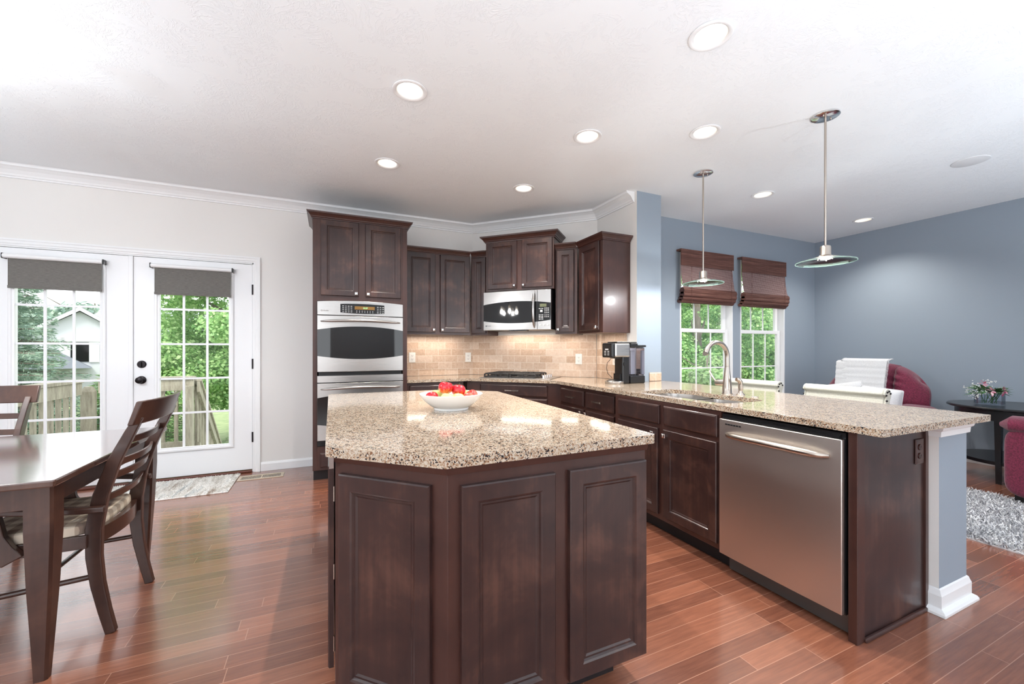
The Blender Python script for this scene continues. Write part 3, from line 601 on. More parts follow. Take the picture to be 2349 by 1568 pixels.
# ---- end panel with outlet
t = thing('end_panel', 'dark wood end panel closing the peninsula beside the dishwasher', 'panel', (1.992, 0.952, 0))
MB().box(0.0, 0.055, 0.0, 0.034, 0.0, 0.882).build('corner_post', M_CABD, t, bevel=0.002)
MB().box(0.055, 0.590, 0.006, 0.030, 0.0, 0.882).build('side_panel', M_CAB, t)
MB().box(0.050, 0.572, -0.010, 0.006, 0.0, 0.018).build('shoe_moulding', M_CABD, t, bevel=0.005)
MB().box(0.560, 0.585, -0.003, 0.006, 0.0, 0.882).build('edge_strip', M_CABD, t)
def outlet(label, loc, rotz, mat, name='wall_outlet', grp='wall outlets'):
    t = thing(name, label, 'outlet', loc, rotz, grp)
    MB().box(-0.037, 0.037, -0.006, 0.0, -0.058, 0.058).build('cover_plate', mat, t, bevel=0.004)
    for s_ in (-1, 1):
        rc = MB().lathe([(0.0165, 0), (0.0165, 0.003)], n=20, cap0=True, cap1=True)
        rc.v = [(x, -0.006-z, y*0.85+s_*0.020) for x, y, z in rc.v]; r_ = rc.build('receptacle', mat, t)
        MB().box(-0.008, -0.0055, -0.0098, -0.009, s_*0.020-0.003, s_*0.020+0.006).box(0.0055, 0.008, -0.0098, -0.009, s_*0.020-0.003, s_*0.020+0.006).box(-0.0025, 0.0025, -0.0098, -0.009, s_*0.020-0.010, s_*0.020-0.006).build('slots', M_BLACKP, r_)
    return t
outlet('glossy brown outlet on the dark end panel of the peninsula', (2.505, 0.9575, 0.752), 0, M_BROWNP, 'panel_outlet', None)
outlet('white outlet on the tile beside the tall oven cabinet', (0.872, YA-0.014, 1.130), 0, M_WHITEP)
outlet('white outlet on the tile at the left corner behind the fruit bowl', (1.546, YA-0.014, 1.127), 0, M_WHITEP)
outlet('white outlet on the tile right of the cooktop', (*dg(-0.919, DWALL-0.014), 1.115), -PI/4, M_WHITEP)
outlet('white outlet half hidden behind the coffee maker', (XB-0.014, 3.375, 1.120), -PI/2, M_WHITEP)

# ---- backsplash (one tiled surface in three runs) and the short tile piece
t = thing('tile_backsplash', 'tumbled beige travertine tile backsplash behind the counter', 'backsplash', (0.716, YA, 0.916))
def run(name, w, h, loc, rotz, par): 
    o = MB().box(0, w, -0.012, -0.001, 0, h).build(name, M_TILE, par); o.location = loc; o.rotation_euler = (0, 0, rotz)
BH = 0.475
run('tile_run', CA[0]-0.716-0.004, BH, (0, 0, 0), 0, t)
run('tile_run', 1.505, BH, (CA[0]-0.716+0.004, -0.004, 0), -PI/4, t)
run('tile_run', CB[1]-3.205-0.01, BH, (XB-0.716, CB[1]-YA-0.008, 0), -PI/2, t)
o = MB().box(0, 0.15, -0.012, -0.001, 0, 0.083).build('tile_edging', M_TILE, bevel=0.004); o.location = (2.836, 3.07, 0.916); tag(o, 'short peach tile strip at the foot of the grey wall end beside the coffee maker', 'tile')

# ---- countertops
def slab(name, outer, hole, z0, z1, mat, label, bev=0.006):
    polys = [[Vector((x, y, 0)) for x, y in outer]]+([[Vector((x, y, 0)) for x, y in hole]] if hole else [])
    tris = tessellate_polygon(polys); flat = [p for q in polys for p in q]; n = len(flat)
    vs = [(p.x, p.y, z0) for p in flat]+[(p.x, p.y, z1) for p in flat]; fs = [tuple(t_) for t_ in tris]+[tuple(i+n for i in t_) for t_ in tris]
    o = 0
    for q in polys:
        k = len(q); fs += [(o+j, o+(j+1) % k, n+o+(j+1) % k, n+o+j) for j in range(k)]; o += k
    b = MB(); b.add(vs, fs); ob = b.build(name, mat, bevel=bev, seg=3); tag(ob, label, 'countertop'); return ob
def rounded(pts, r, n=6):
    out = []
    for i, p in enumerate(pts):
        p = Vector(p); a = Vector(pts[i-1]); c = Vector(pts[(i+1) % len(pts)]); rr = r[i] if hasattr(r, '__len__') else r
        if rr <= 0: out.append(tuple(p)); continue
        u = (a-p).normalized(); v_ = (c-p).normalized(); ang = u.angle(v_); d = min(rr/math.tan(ang/2), (a-p).length*0.48, (c-p).length*0.48)
        s0, s1 = p+u*d, p+v_*d
        for k in range(n+1):
            q = k/n; out.append(tuple(s0*(1-q)**2+p*2*q*(1-q)+s1*q*q))
    return out
HOLE = rounded([(2.065, 1.64), (2.065, 2.365), (2.44, 2.40), (2.495, 2.22), (2.44, 1.985), (2.455, 1.80), (2.43, 1.62)], [0.06, 0.10, 0.12, 0.10, 0.04, 0.10, 0.12])
CT = rounded([(0.718, 4.183), (1.362, 4.183), (2.045, 3.50), (1.955, 0.852), (2.888, 0.838), (2.905, 1.27), (2.970, 1.87), (3.02, 2.6), (3.02, 3.064), (2.680, 3.064), (2.680, 3.700), (1.611, 4.769), (0.718, 4.769)],
             [0, 0.10, 0.12, 0.015, 0.015, 0.3, 0.3, 0.2, 0, 0, 0, 0, 0])
slab('granite_countertop', CT, HOLE, 0.884, 0.914, M_GRAN, 'long speckled beige granite counter running from the tall oven cabinet to the peninsula end')
# ---- island
IZ = 0.914
IC = rounded([(-0.012, 1.438), (0.303, 1.147), (1.098, 1.150), (1.138, 2.806), (0.852, 3.090), (-0.006, 3.105)], [0.012, 0.03, 0.02, 0.02, 0.02, 0.01])
slab('island_countertop', IC, None, 0.882, IZ, M_GRAN, 'speckled beige granite top of the island, under the fruit bowl', 0.009)
t = thing('kitchen_island', 'dark espresso kitchen island cabinet with clipped corner and tall panel doors', 'island', (0.318, 1.172, 0))
OX, OY = 0.318, 1.172
body = [(0.018, 1.468), (0.318, 1.172), (1.064, 1.172), (1.094, 2.78), (0.83, 3.045), (0.018, 3.06)]
b = MB().prism([(x-OX, y-OY) for x, y in body], 0.105, 0.881); b.build('body', M_CABD, t, bevel=0.002)
ins = [(0.09, 1.50), (0.345, 1.262), (0.99, 1.262), (1.01, 2.72), (0.78, 2.97), (0.09, 2.98)]
MB().prism([(x-OX, y-OY) for x, y in ins], 0, 0.105).build('toe_kick', M_TOE, t)
MB().sweep([(x-OX, y-OY) for x, y in body[:3]], [(0.0, 0.858), (0.010, 0.858), (0.018, 0.881), (0.0, 0.881)]).build('edge_moulding', M_CABD, t)
panel_door(0.038, 0.357, 0.118, 0.823).build('door', M_CAB, t)
panel_door(0.412, 0.738, 0.118, 0.823).build('door', M_CAB, t)
cw = math.hypot(0.30, 0.296); ca = math.atan2(-0.296, 0.30)
o = panel_door(0.028, cw-0.052, 0.118, 0.823).build('door', M_CAB, t); o.location = (0.018-OX, 1.468-OY, 0); o.rotation_euler = (0, 0, ca)
o = panel_door(0, 0.40, 0.155, 0.835, 0, 0.018).build('door', M_CAB, t); o.location = (0.014-OX, 1.90-OY, 0); o.rotation_euler = (0, 0, -PI/2)
o = panel_door(0, 0.40, 0.155, 0.835, 0, 0.018).build('door', M_CAB, t); o.location = (0.014-OX, 2.36-OY, 0); o.rotation_euler = (0, 0, -PI/2)
for zz in (0.22, 0.46, 0.72): MB().cyl((0.0145-OX, 1.485-OY, zz), (0, 0, 1), 0.0028, 0.05, 8).build('hinge', M_NICKEL, t)
o = MB().box(-0.001-OX, 0.013-OX, 1.452-OY, 1.462-OY, 0.838, 0.880).build('metal_edge_trim', M_STEEL, t)  # steel strip put in for the bright glint above the side door edge

# ---- sink
t = thing('kitchen_sink', 'stainless double bowl undermount sink in the peninsula counter', 'sink', (2.26, 2.0, 0.884))
def bowl(pts, dep, nm):
    cx = sum(p[0] for p in pts)/len(pts); cy = sum(p[1] for p in pts)/len(pts); rs = []
    for sc, z in ((1.04, 0.8835), (1.0, 0.8835), (0.985, 0.86), (0.95, 0.884-dep+0.02), (0.88, 0.884-dep), (0.10, 0.884-dep-0.004)):
        rs.append([(cx+(x-cx)*sc-2.26, cy+(y-cy)*sc-2.0, z-0.884) for x, y in pts])
    o = MB().rings(rs, False, True).build(nm, M_STEEL, t, smooth=True, recalc=False)
bowl(rounded([(2.065, 2.03), (2.065, 2.365), (2.44, 2.40), (2.495, 2.22), (2.445, 2.03)], [0.05, 0.10, 0.12, 0.10, 0.05]), 0.19, 'large_bowl')
bowl(rounded([(2.065, 1.64), (2.065, 1.985), (2.43, 1.985), (2.455, 1.80), (2.43, 1.62)], [0.06, 0.05, 0.05, 0.10, 0.12]), 0.15, 'small_bowl')
# ---- faucet
FX, FY = 2.540, 1.985
t = thing('kitchen_faucet', 'tall brushed nickel gooseneck faucet with side lever', 'faucet', (FX, FY, 0.914))
MB().lathe([(0.034, 0), (0.034, 0.004), (0.031, 0.008), (0.030, 0.05), (0.024, 0.11), (0.018, 0.165), (0.016, 0.19), (0.0165, 0.195)], n=24, cap0=True, cap1=True).build('faucet_body', M_NICKEL, t, smooth=True)
pts = [(0, 0, 0.185), (0, 0, 0.25)]+[(-0.105+0.105*math.cos(a_), 0, 0.262+0.098*math.sin(a_)) for a_ in [PI*k/14*0.93 for k in range(15)]]
pts += [(-0.218, 0, 0.285)]; 
MB().tube(pts, [0.0155]*(len(pts)-5)+[0.0155, 0.0165, 0.0175, 0.018, 0.0185], 16).build('gooseneck_spout', M_NICKEL, t, smooth=True)
MB().tube([(0, 0.0, 0.078), (0, 0.045, 0.076), (0, 0.085, 0.074), (0, 0.094, 0.074)], [0.022, 0.023, 0.022, 0.012], 18).build('valve_barrel', M_NICKEL, t, smooth=True)
MB().tube([(0, 0.088, 0.078), (0, 0.108, 0.100), (0.0, 0.130, 0.128), (0.0, 0.142, 0.150), (0, 0.148, 0.158)], [0.006, 0.008, 0.010, 0.009, 0.003], 12, flat=0.6).build('lever', M_NICKEL, t, smooth=True)
t = thing('sink_sprayer', 'small brushed nickel side sprayer right of the faucet', 'sprayer', (2.562, 1.900, 0.914))
MB().lathe([(0.028, 0), (0.027, 0.004), (0.018, 0.012), (0.014, 0.02), (0.013, 0.03)], n=20, cap0=True, cap1=True).build('base', M_NICKEL, t, smooth=True)
MB().tube([(0, 0, 0.028), (0.001, 0, 0.05), (0.0, 0, 0.07), (-0.002, 0.0, 0.088), (-0.014, 0.004, 0.104), (-0.030, 0.008, 0.106)], [0.013, 0.016, 0.014, 0.015, 0.016, 0.013], 16).build('spray_head', M_NICKEL, t, smooth=True)
o = MB().lathe([(0.022, 0), (0.022, 0.004), (0.018, 0.007), (0.004, 0.008)], n=20, cap0=True, cap1=True).build('sink_button', M_NICKEL, smooth=True); o.location = (2.515, 1.765, 0.914); tag(o, 'flat round metal button set in the granite beside the sprayer', 'button')
# ---- cooktop
t = thing('gas_cooktop', 'black iron grate gas cooktop on a steel plate in the corner counter', 'cooktop', (*dg(-1.915, 4.024), 0.914), -PI/4)
MB().box(0, 0.80, -0.0, 0.462, 0.0, 0.007).build('steel_plate', M_STEEL, t, bevel=0.003)
for (gx0, gx1) in ((0.045, 0.335), (0.345, 0.635)):
    for (gy0, gy1) in ((0.020, 0.225), (0.235, 0.445)):
        b = MB(); z0, z1 = 0.008, 0.046; r_ = 0.0075; cx, cy = (gx0+gx1)/2, (gy0+gy1)/2
        ring = [(gx0+r_, gy0+r_), (gx1-r_, gy0+r_), (gx1-r_, gy1-r_), (gx0+r_, gy1-r_)]
        rr = rounded(ring, 0.03, 4); rr.append(rr[0]); b.tube([(x, y, z1) for x, y in rr], r_, 8); b.tube([(x, y, z0+0.006) for x, y in rr], r_, 8)
        for (x, y) in ring+[(cx, ring[0][1]), (cx, ring[2][1]), (ring[0][0], cy), (ring[1][0], cy)]: b.box(x-0.007, x+0.007, y-0.007, y+0.007, z0, z1)
        for a_, c_ in (((gx0+r_, cy), (cx-0.03, cy)), ((gx1-r_, cy), (cx+0.03, cy)), ((cx, gy0+r_), (cx, cy-0.03)), ((cx, gy1-r_), (cx, cy+0.03))): b.box(min(a_[0], c_[0])-0.005, max(a_[0], c_[0])+0.005, min(a_[1], c_[1])-0.005, max(a_[1], c_[1])+0.005, z1-0.008, z1+0.006)
        b.build('grate', M_IRON, t)
        MB().lathe([(0.05, 0.007), (0.045, 0.016), (0.034, 0.018), (0.034, 0.027), (0.03, 0.030), (0.0, 0.031)], cx, cy, 20).build('burner', M_IRON, t, smooth=True)
for k in range(5):
    MB().lathe([(0.022, 0.007), (0.021, 0.020), (0.019, 0.034), (0.014, 0.038), (0.0, 0.038)], 0.705, 0.08+k*0.07, 18).build('knob', M_CHROME, t, smooth=True)
# ---- coffee maker
t = thing('coffee_maker', 'black and steel single serve coffee maker with clear water tank at the wall end', 'coffee maker', (2.36, 2.955, 0.914))
MB().lathe([(0.082, 0.0), (0.084, 0.006), (0.084, 0.022), (0.080, 0.026)], -0.005, 0.03, 32, True, True).build('drip_tray', M_STEEL, t, smooth=True)
b = MB().lathe([(0.078, 0.026), (0.06, 0.034), (0.045, 0.038)], 0.0, 0.03, 28, True, True); b.bar([(0.03, 0.03), (0.03, 0.09)], 0.05, 0.09, 0.02); b.build('tray_cover', M_BLACKP, t, smooth=True)
MB().box(0.035, 0.115, -0.035, 0.085, 0.0, 0.30).build('column', M_BLACKP, t, bevel=0.012, seg=3)
MB().tube([(0.06, -0.044, 0.18), (0.06, -0.030, 0.18)], 0.020, 18).build('round_dial', M_BLACKP, t, smooth=True)
MB().box(-0.058, 0.110, -0.050, 0.095, 0.240, 0.366).build('brew_head', M_STEEL, t, bevel=0.014, seg=3)
MB().box(-0.030, 0.030, -0.030, 0.070, 0.228, 0.239).build('filter_holder', M_BLACKP, t, bevel=0.004)
MB().box(-0.04, 0.190, -0.045, 0.09, 0.3665, 0.380).build('lid', M_BLACKP, t, bevel=0.006)
pn = MB().box(-0.096, -0.059, -0.052, 0.097, 0.236, 0.368).build('front_panel', M_BLACKP, t, bevel=0.014, seg=3)
b = MB()
for yy, zz in ((0.045, 0.262), (0.0, 0.262), (0.045, 0.278), (0.0, 0.278), (0.045, 0.293), (0.0, 0.293)): b.box(-0.0975, -0.0955, yy-0.012, yy+0.012, zz-0.003, zz+0.003)
b.box(-0.0975, -0.0955, 0.0, 0.045, 0.305, 0.316)
b.build('control_markings', M_MARK, pn)
MB().box(0.120, 0.290, -0.040, 0.095, 0.0, 0.072).build('tank_base', M_BLACKP, t, bevel=0.01)
MB().box(0.122, 0.288, -0.038, 0.093, 0.073, 0.330).build('water_tank', M_RES, t, bevel=0.012, seg=3)
MB().box(0.118, 0.20, -0.045, 0.095, 0.331, 0.366).box(0.20, 0.300, -0.042, 0.096, 0.331, 0.350).build('tank_lid', M_BLACKP, t, bevel=0.006)
MB().box(0.150, 0.156, 0.02, 0.035, 0.08, 0.29).box(0.20, 0.245, 0.05, 0.07, 0.08, 0.30).build('tank_tube', M_WHITEP, t)
MB().tube([(0.0, 0.09, 0.22), (-0.03, 0.10, 0.19), (-0.04, 0.10, 0.14), (-0.03, 0.095, 0.09), (0.01, 0.085, 0.05)], 0.0025, 8).build('power_cord', M_BLACKP, t, smooth=True)
# ---- fruit bowl
BX, BY = 0.585, 2.085
o = MB().lathe([(0.0, 0.006), (0.080, 0.006), (0.084, 0.0), (0.090, 0.0), (0.092, 0.010), (0.112, 0.022), (0.140, 0.045), (0.158, 0.068), (0.1655, 0.080), (0.164, 0.082), (0.160, 0.080), (0.150, 0.066), (0.130, 0.042), (0.10, 0.022), (0.06, 0.014), (0.0, 0.013)], n=48).build('fruit_bowl', M_PORC, smooth=True)
o.location = (BX, BY, IZ+0.0005); tag(o, 'shallow white porcelain bowl of apples on the island', 'bowl')
AP = [('large red apple on top of the pile, left one', M_RED, -0.030, 0.000, 0.112, 0.0385, 0.2), ('large red apple on top of the pile, right one with its stem up', M_RED, 0.036, -0.010, 0.096, 0.0375, 0.1),
      ('red apple at the left rim of the bowl', M_RED, -0.105, -0.010, 0.066, 0.033, 0.5), ('pale green apple behind the left red apple', M_GREEN, -0.062, 0.055, 0.068, 0.034, 0.3),
      ('pale green apple at the front of the bowl', M_GREEN, -0.040, -0.072, 0.062, 0.035, 0.2), ('yellow green apple at the front centre beside the pale green one', M_GREEN, 0.018, -0.068, 0.060, 0.032, 0.4),
      ('small blush apple at the front right, low in the bowl', M_BLUSH, 0.072, -0.068, 0.062, 0.031, 0.6), ('green apple at the back right of the bowl', M_GREEN, 0.080, 0.055, 0.066, 0.035, 0.3),
      ('orange red apple at the right rim of the bowl', M_BLUSH, 0.110, -0.010, 0.064, 0.034, 0.9)]
def apple_mb(r):
    prof = []
    for k in range(21):
        a_ = PI*k/20; rr = math.sin(a_)*(1.0-0.05*math.cos(a_)); z = -math.cos(a_)*0.92
        if a_ > PI*0.72: z -= 0.30*((a_-PI*0.72)/(PI*0.28))**2
        if a_ < PI*0.2: z += 0.15*(1-a_/(PI*0.2))**2
        prof.append((max(rr, 0.001)*r, z*r))
    return prof
for lb, mt, dx, dy, dz, r, tl in AP:
    t = thing('apple', lb, 'apple', (BX+dx, BY+dy, IZ+dz), 0, 'apples in the bowl'); t.rotation_euler = (tl*0.6, tl*0.5, tl*5)
    MB().lathe(apple_mb(r), n=24).build('skin', mt, t, smooth=True)
    MB().tube([(0, 0, r*0.6), (0.001, 0, r*0.85), (0.004, 0, r*1.05)], 0.0013, 6).build('stem', NT('apple_stem', lin(110, 120, 60), 0.7).m, t)

# ================================================================ ceiling fittings
lights = [(0.431, 2.425, 'recessed ceiling light, upper one of the two at the left'), (0.432, 3.450, 'recessed ceiling light in front of the tall oven cabinet, lower of the two left'), (1.680, 2.430, 'recessed ceiling light at mid ceiling, between the island and sink'),
          (1.672, 3.460, 'recessed ceiling light nearest the raised microwave cabinet'), (1.683, 1.405, 'largest nearest recessed ceiling light at the top of the picture'), (2.394, 2.045, 'recessed ceiling light over the sink, left of the pendants'),
          (3.880, 2.640, 'recessed ceiling light between the two pendants, in the family room'), (5.724, 2.680, 'farthest recessed ceiling light, near the blue wall')]
ring_p = [(0.100, CEIL-0.001), (0.100, CEIL-0.006), (0.094, CEIL-0.009), (0.080, CEIL-0.006), (0.074, CEIL-0.001)]
lamp0 = None
mref = NT('white_reflector', lin(245, 240, 230), 0.35).m
for (x, y, lb) in lights:
    if lamp0 is None:
        lamp0 = thing('recessed_light', lb, 'ceiling light', (x, y, CEIL), 0, 'recessed ceiling lights')
        MB().lathe([(r, z-CEIL) for r, z in ring_p], n=40).build('trim_ring', M_TRIM, lamp0, smooth=True)
        MB().lathe([(0.0765, -0.004), (0.072, 0.02), (0.060, 0.055), (0.052, 0.068), (0.0, 0.070)], n=40).build('baffle', mref, lamp0, smooth=True)
        MB().lathe([(0.046, 0.060), (0.050, 0.050), (0.044, 0.040), (0.024, 0.034), (0.0, 0.033)], n=32).build('bulb', M_BULB, lamp0, smooth=True)
    else:
        l = copy_tree(lamp0); l.location = (x, y, CEIL); l['label'] = lb
    add_light('recessed_lamp_light', 'SPOT', (x, y, CEIL-0.018), 46, (1.0, 0.95, 0.88), (0, 0, 0), spot_size=math.radians(128), spot_blend=0.9, shadow_soft_size=0.012)
o = MB().lathe([(0.0, -0.006), (0.105, -0.006), (0.110, -0.004), (0.112, -0.0005)], n=40).build('ceiling_speaker', NT('speaker_grille', lin(222, 224, 226), 0.6).m, smooth=True); o.location = (4.723, 1.487, CEIL); tag(o, 'round white unlit speaker grille in the ceiling at right', 'speaker')
def pendant(x, y, lb):
    t = thing('pendant_light', lb, 'pendant light', (x, y, CEIL), 0, 'glass disc pendants over the peninsula')
    MB().lathe([(0.078, -0.001), (0.078, -0.010), (0.070, -0.014), (0.012, -0.016), (0.0, -0.016)], n=36).build('canopy', M_CHROME, t, smooth=True)
    for s_ in (-1, 1): MB().sphere((s_*0.04, -0.01, -0.018), 0.006, 10, 6).build('canopy_screw', M_NICKEL, t, smooth=True)
    MB().tube([(0, 0, -0.014), (0, 0, -0.85)], 0.0068, 12).build('stem', M_NICKEL, t, smooth=True)
    MB().lathe([(0.008, -0.842), (0.026, -0.848), (0.031, -0.858), (0.031, -0.905), (0.036, -0.912), (0.055, -0.918), (0.058, -0.924), (0.0, -0.924)], n=30).build('socket_cap', M_NICKEL, t, smooth=True)
    MB().lathe([(0.012, -0.922), (0.045, -0.9225), (0.10, -0.930), (0.148, -0.944), (0.160, -0.950), (0.160, -0.954), (0.147, -0.949), (0.10, -0.936), (0.045, -0.928), (0.012, -0.927)], n=48).build('glass_shade', M_DISC, t, smooth=True)
    MB().lathe([(0.1595, -0.9495), (0.1635, -0.950), (0.1635, -0.9545), (0.1595, -0.9545)], n=48).build('shade_rim', M_DISCE, t, smooth=True)
    MB().lathe([(0.028, -0.9285), (0.028, -0.934), (0.0, -0.936)], n=20).build('bulb', M_BULBP, t, smooth=True)
    for s_ in range(3): a_ = s_*2*PI/3+0.4; MB().sphere((0.045*math.cos(a_), 0.045*math.sin(a_), -0.934), 0.005, 8, 6).build('glass_screw', M_NICKEL, t, smooth=True)
    add_light('pendant_lamp_light', 'POINT', (x, y, CEIL-0.96), 13, (0.96, 0.97, 1.0), shadow_soft_size=0.03)
pendant(2.937, 1.580, 'nearer larger-looking glass disc pendant at right, over the peninsula'); pendant(2.932, 2.523, 'farther glass disc pendant hanging in front of the woven window shades')
# chandelier over the dining table (outside the frame, seen mirrored in the microwave)
t = thing('chandelier', 'bell glass chandelier over the dining table, seen reflected in the microwave', 'chandelier', (-1.95, 2.5, CEIL))
MB().lathe([(0.07, -0.001), (0.06, -0.02), (0.0, -0.022)], n=24).build('canopy', M_BRONZE, t, smooth=True)
MB().tube([(0, 0, -0.02), (0, 0, -0.75)], 0.01, 10).build('stem', M_BRONZE, t, smooth=True)
m = NT('frosted_bell_glass', lin(236, 224, 206), 0.4); m.p.inputs['Emission Color'].default_value = lin(255, 226, 190); m.p.inputs['Emission Strength'].default_value = 0.5; m.p.inputs['Alpha'].default_value = 0.35
for k in range(5):
    a_ = 2*PI*k/5+0.3; c_, s_ = math.cos(a_), math.sin(a_)
    MB().tube([(0, 0, -0.72), (c_*0.12, s_*0.12, -0.76), (c_*0.24, s_*0.24, -0.70), (c_*0.28, s_*0.28, -0.64)], 0.008, 8).build('arm', M_BRONZE, t, smooth=True)
    MB().lathe([(0.03, -0.64), (0.035, -0.68), (0.055, -0.74), (0.085, -0.79), (0.082, -0.79), (0.05, -0.74), (0.03, -0.68)], c_*0.28, s_*0.28, 20).build('bell_shade', m.m, t, smooth=True)
    add_light('chandelier_lamp_light', 'POINT', (-1.95+c_*0.28, 2.5+s_*0.28, CEIL-0.76), 11, (0.90, 0.95, 1.0), shadow_soft_size=0.04)

# fill lights added outside the frame to brighten the ceiling, shaped as floor canisters
for x, y, e, lb in ((-3.3, 1.7, 74, 'uplighter canister on the floor left of the dining table'), (-2.0, -0.8, 145, 'uplighter canister on the floor left behind the camera'), (0.5, -1.2, 190, 'uplighter canister on the floor right behind the camera'),
                    (2.2, -1.3, 122, 'uplighter canister on the floor beyond the end of the peninsula'), (4.4, -0.3, 95, 'uplighter canister on the floor in the family room')):
    t = thing('floor_uplighter', lb, 'lamp', (x, y, 0), 0, 'uplighters on the floor')
    MB().lathe([(0.0, 0.0), (0.10, 0.0), (0.10, 0.24), (0.094, 0.24), (0.094, 0.20), (0.0, 0.20)], n=28).build('canister', M_NICKEL, t, smooth=True)
    MB().lathe([(0.0, 0.206), (0.05, 0.204), (0.05, 0.201)], n=20).build('bulb', M_BULB, t, smooth=True)
    add_light('floor_uplighter_light', 'SPOT', (x, y, 0.25), e, (0.78, 0.90, 1.0), (PI, 0, 0), spot_size=math.radians(150), spot_blend=0.9, shadow_soft_size=0.08)

# ================================================================ shades
def roller(x0, x1, lb):
    t = thing('roller_shade', lb, 'window shade', ((x0+x1)/2, YA-0.05, 1.99), 0, 'roller shades on the glass doors'); h = (x1-x0)/2
    MB().tube([(-h, 0.0, 0), (h, 0.0, 0)], 0.019, 20).build('roller_tube', M_TRIM, t, smooth=True)
    for s_ in (-1, 1): MB().box(s_*h-0.006+s_*0.004, s_*h+0.006+s_*0.004, -0.012, 0.045, -0.022, 0.022).build('bracket', M_BLACKP, t, bevel=0.004)
    f = MB().box(-h+0.022, h-0.012, 0.008, 0.0105, -0.255, 0.0).build('shade_fabric', M_SHADE, t)
    MB().box(-h+0.020, h-0.010, 0.003, 0.014, -0.262, -0.238).build('hem_bar', M_SHADE, f, bevel=0.003)
    MB().tube([(h+0.008, -0.002, 0), (h+0.008, -0.002, -0.06)], 0.003, 6).build('pull_stub', M_TRIM, t)
roller(-1.480, -0.864, 'grey roller shade at the top of the right glass door'); roller(-2.425, -1.812, 'grey roller shade at the top of the left glass door')
def woven(x0, x1, lb):
    t = thing('woven_shade', lb, 'window shade', ((x0+x1)/2, YW-0.02, 2.385), 0, 'woven roman shades'); h = (x1-x0)/2
    MB().box(-h, h, -0.045, 0.018, -0.02, 0.0).build('head_rail', M_BAMB, t)
    MB().box(-h, h, -0.052, -0.046, -0.190, 0.0).build('valance', M_BAMB, t)
    n = 14; pr = [(-0.04, -0.02), (-0.04, -0.19), (-0.048, -0.30), (-0.066, -0.42), (-0.085, -0.47)]
    b = MB(); b.rings([[(-h+0.01, y, z), (h-0.01-(0.0 if z > -0.3 else 0), y, z), (h-0.01, y+0.004, z), (-h+0.01, y+0.004, z)] for y, z in pr]); b.build('shade_panel', M_BAMB2, t)
    b = MB()
    for k, (zc, yo, hh) in enumerate(((-0.485, -0.06, 0.040), (-0.530, -0.058, 0.034), (-0.570, -0.045, 0.028), (-0.600, -0.02, 0.022))):
        ring = [(yo+0.034*math.cos(a_), zc+hh*math.sin(a_)) for a_ in [2*PI*j/12 for j in range(12)]]
        b.rings([[(x, y, z) for y, z in ring] for x in (-h+0.006, h+0.004)])
    b.build('folds', M_BAMB, t, smooth=True)
    MB().tube([(-h+0.12, -0.095, -0.2), (-h+0.12, -0.10, -0.7)], 0.002, 6).build('lift_cord', M_BAMB, t)
    MB().tube([(h-0.10, -0.095, -0.2), (h-0.10, -0.10, -0.60)], 0.002, 6).build('lift_cord', M_BAMB, t)
woven(3.690, 4.570, 'dark woven bamboo shade on the left family room window'); woven(4.722, 5.590, 'dark woven bamboo shade on the right family room window')

# ================================================================ dining set
t = thing('dining_table', 'dark walnut dining table with tapered legs at the left edge', 'table', (-1.95, 2.56, 0))
hx, y0, y1 = 1.055, -0.555, 0.550
MB().prism(rounded([(-hx, y0), (hx-0.0, y0-0.01), (hx, y1), (-hx, y1)], 0.012, 3), 0.735, 0.760).build('tabletop', M_TABLE, t, bevel=0.005)
MB().box(-hx+0.05, hx-0.05, y0+0.055, y0+0.077, 0.645, 0.734).box(-hx+0.05, hx-0.05, y1-0.077, y1-0.055, 0.645, 0.734).box(hx-0.075, hx-0.053, y0+0.075, y1-0.075, 0.645, 0.734).box(-hx+0.053, -hx+0.075, y0+0.075, y1-0.075, 0.645, 0.734).build('apron', M_CHAIR, t, bevel=0.002)
for sx in (-1, 1):
    for sy in (-1, 1):
        rs = []
        for z, wd_, off in ((0.734, 0.078, 0.0), (0.56, 0.078, 0.0), (0.35, 0.066, 0.002), (0.12, 0.046, 0.004), (0.0, 0.036, 0.006)):
            cx = sx*(hx-0.073-off); cy = (y0+0.093+off*0.5 if sy < 0 else y1-0.085-off*0.5); w2 = wd_/2; c_ = 0.008
            rs.append([(cx-w2, cy-w2, z), (cx+w2-c_, cy-w2, z), (cx+w2, cy-w2+c_, z), (cx+w2, cy+w2-c_, z), (cx+w2-c_, cy+w2, z), (cx-w2, cy+w2, z)])
        MB().rings(rs).build('leg', M_CHAIR, t)
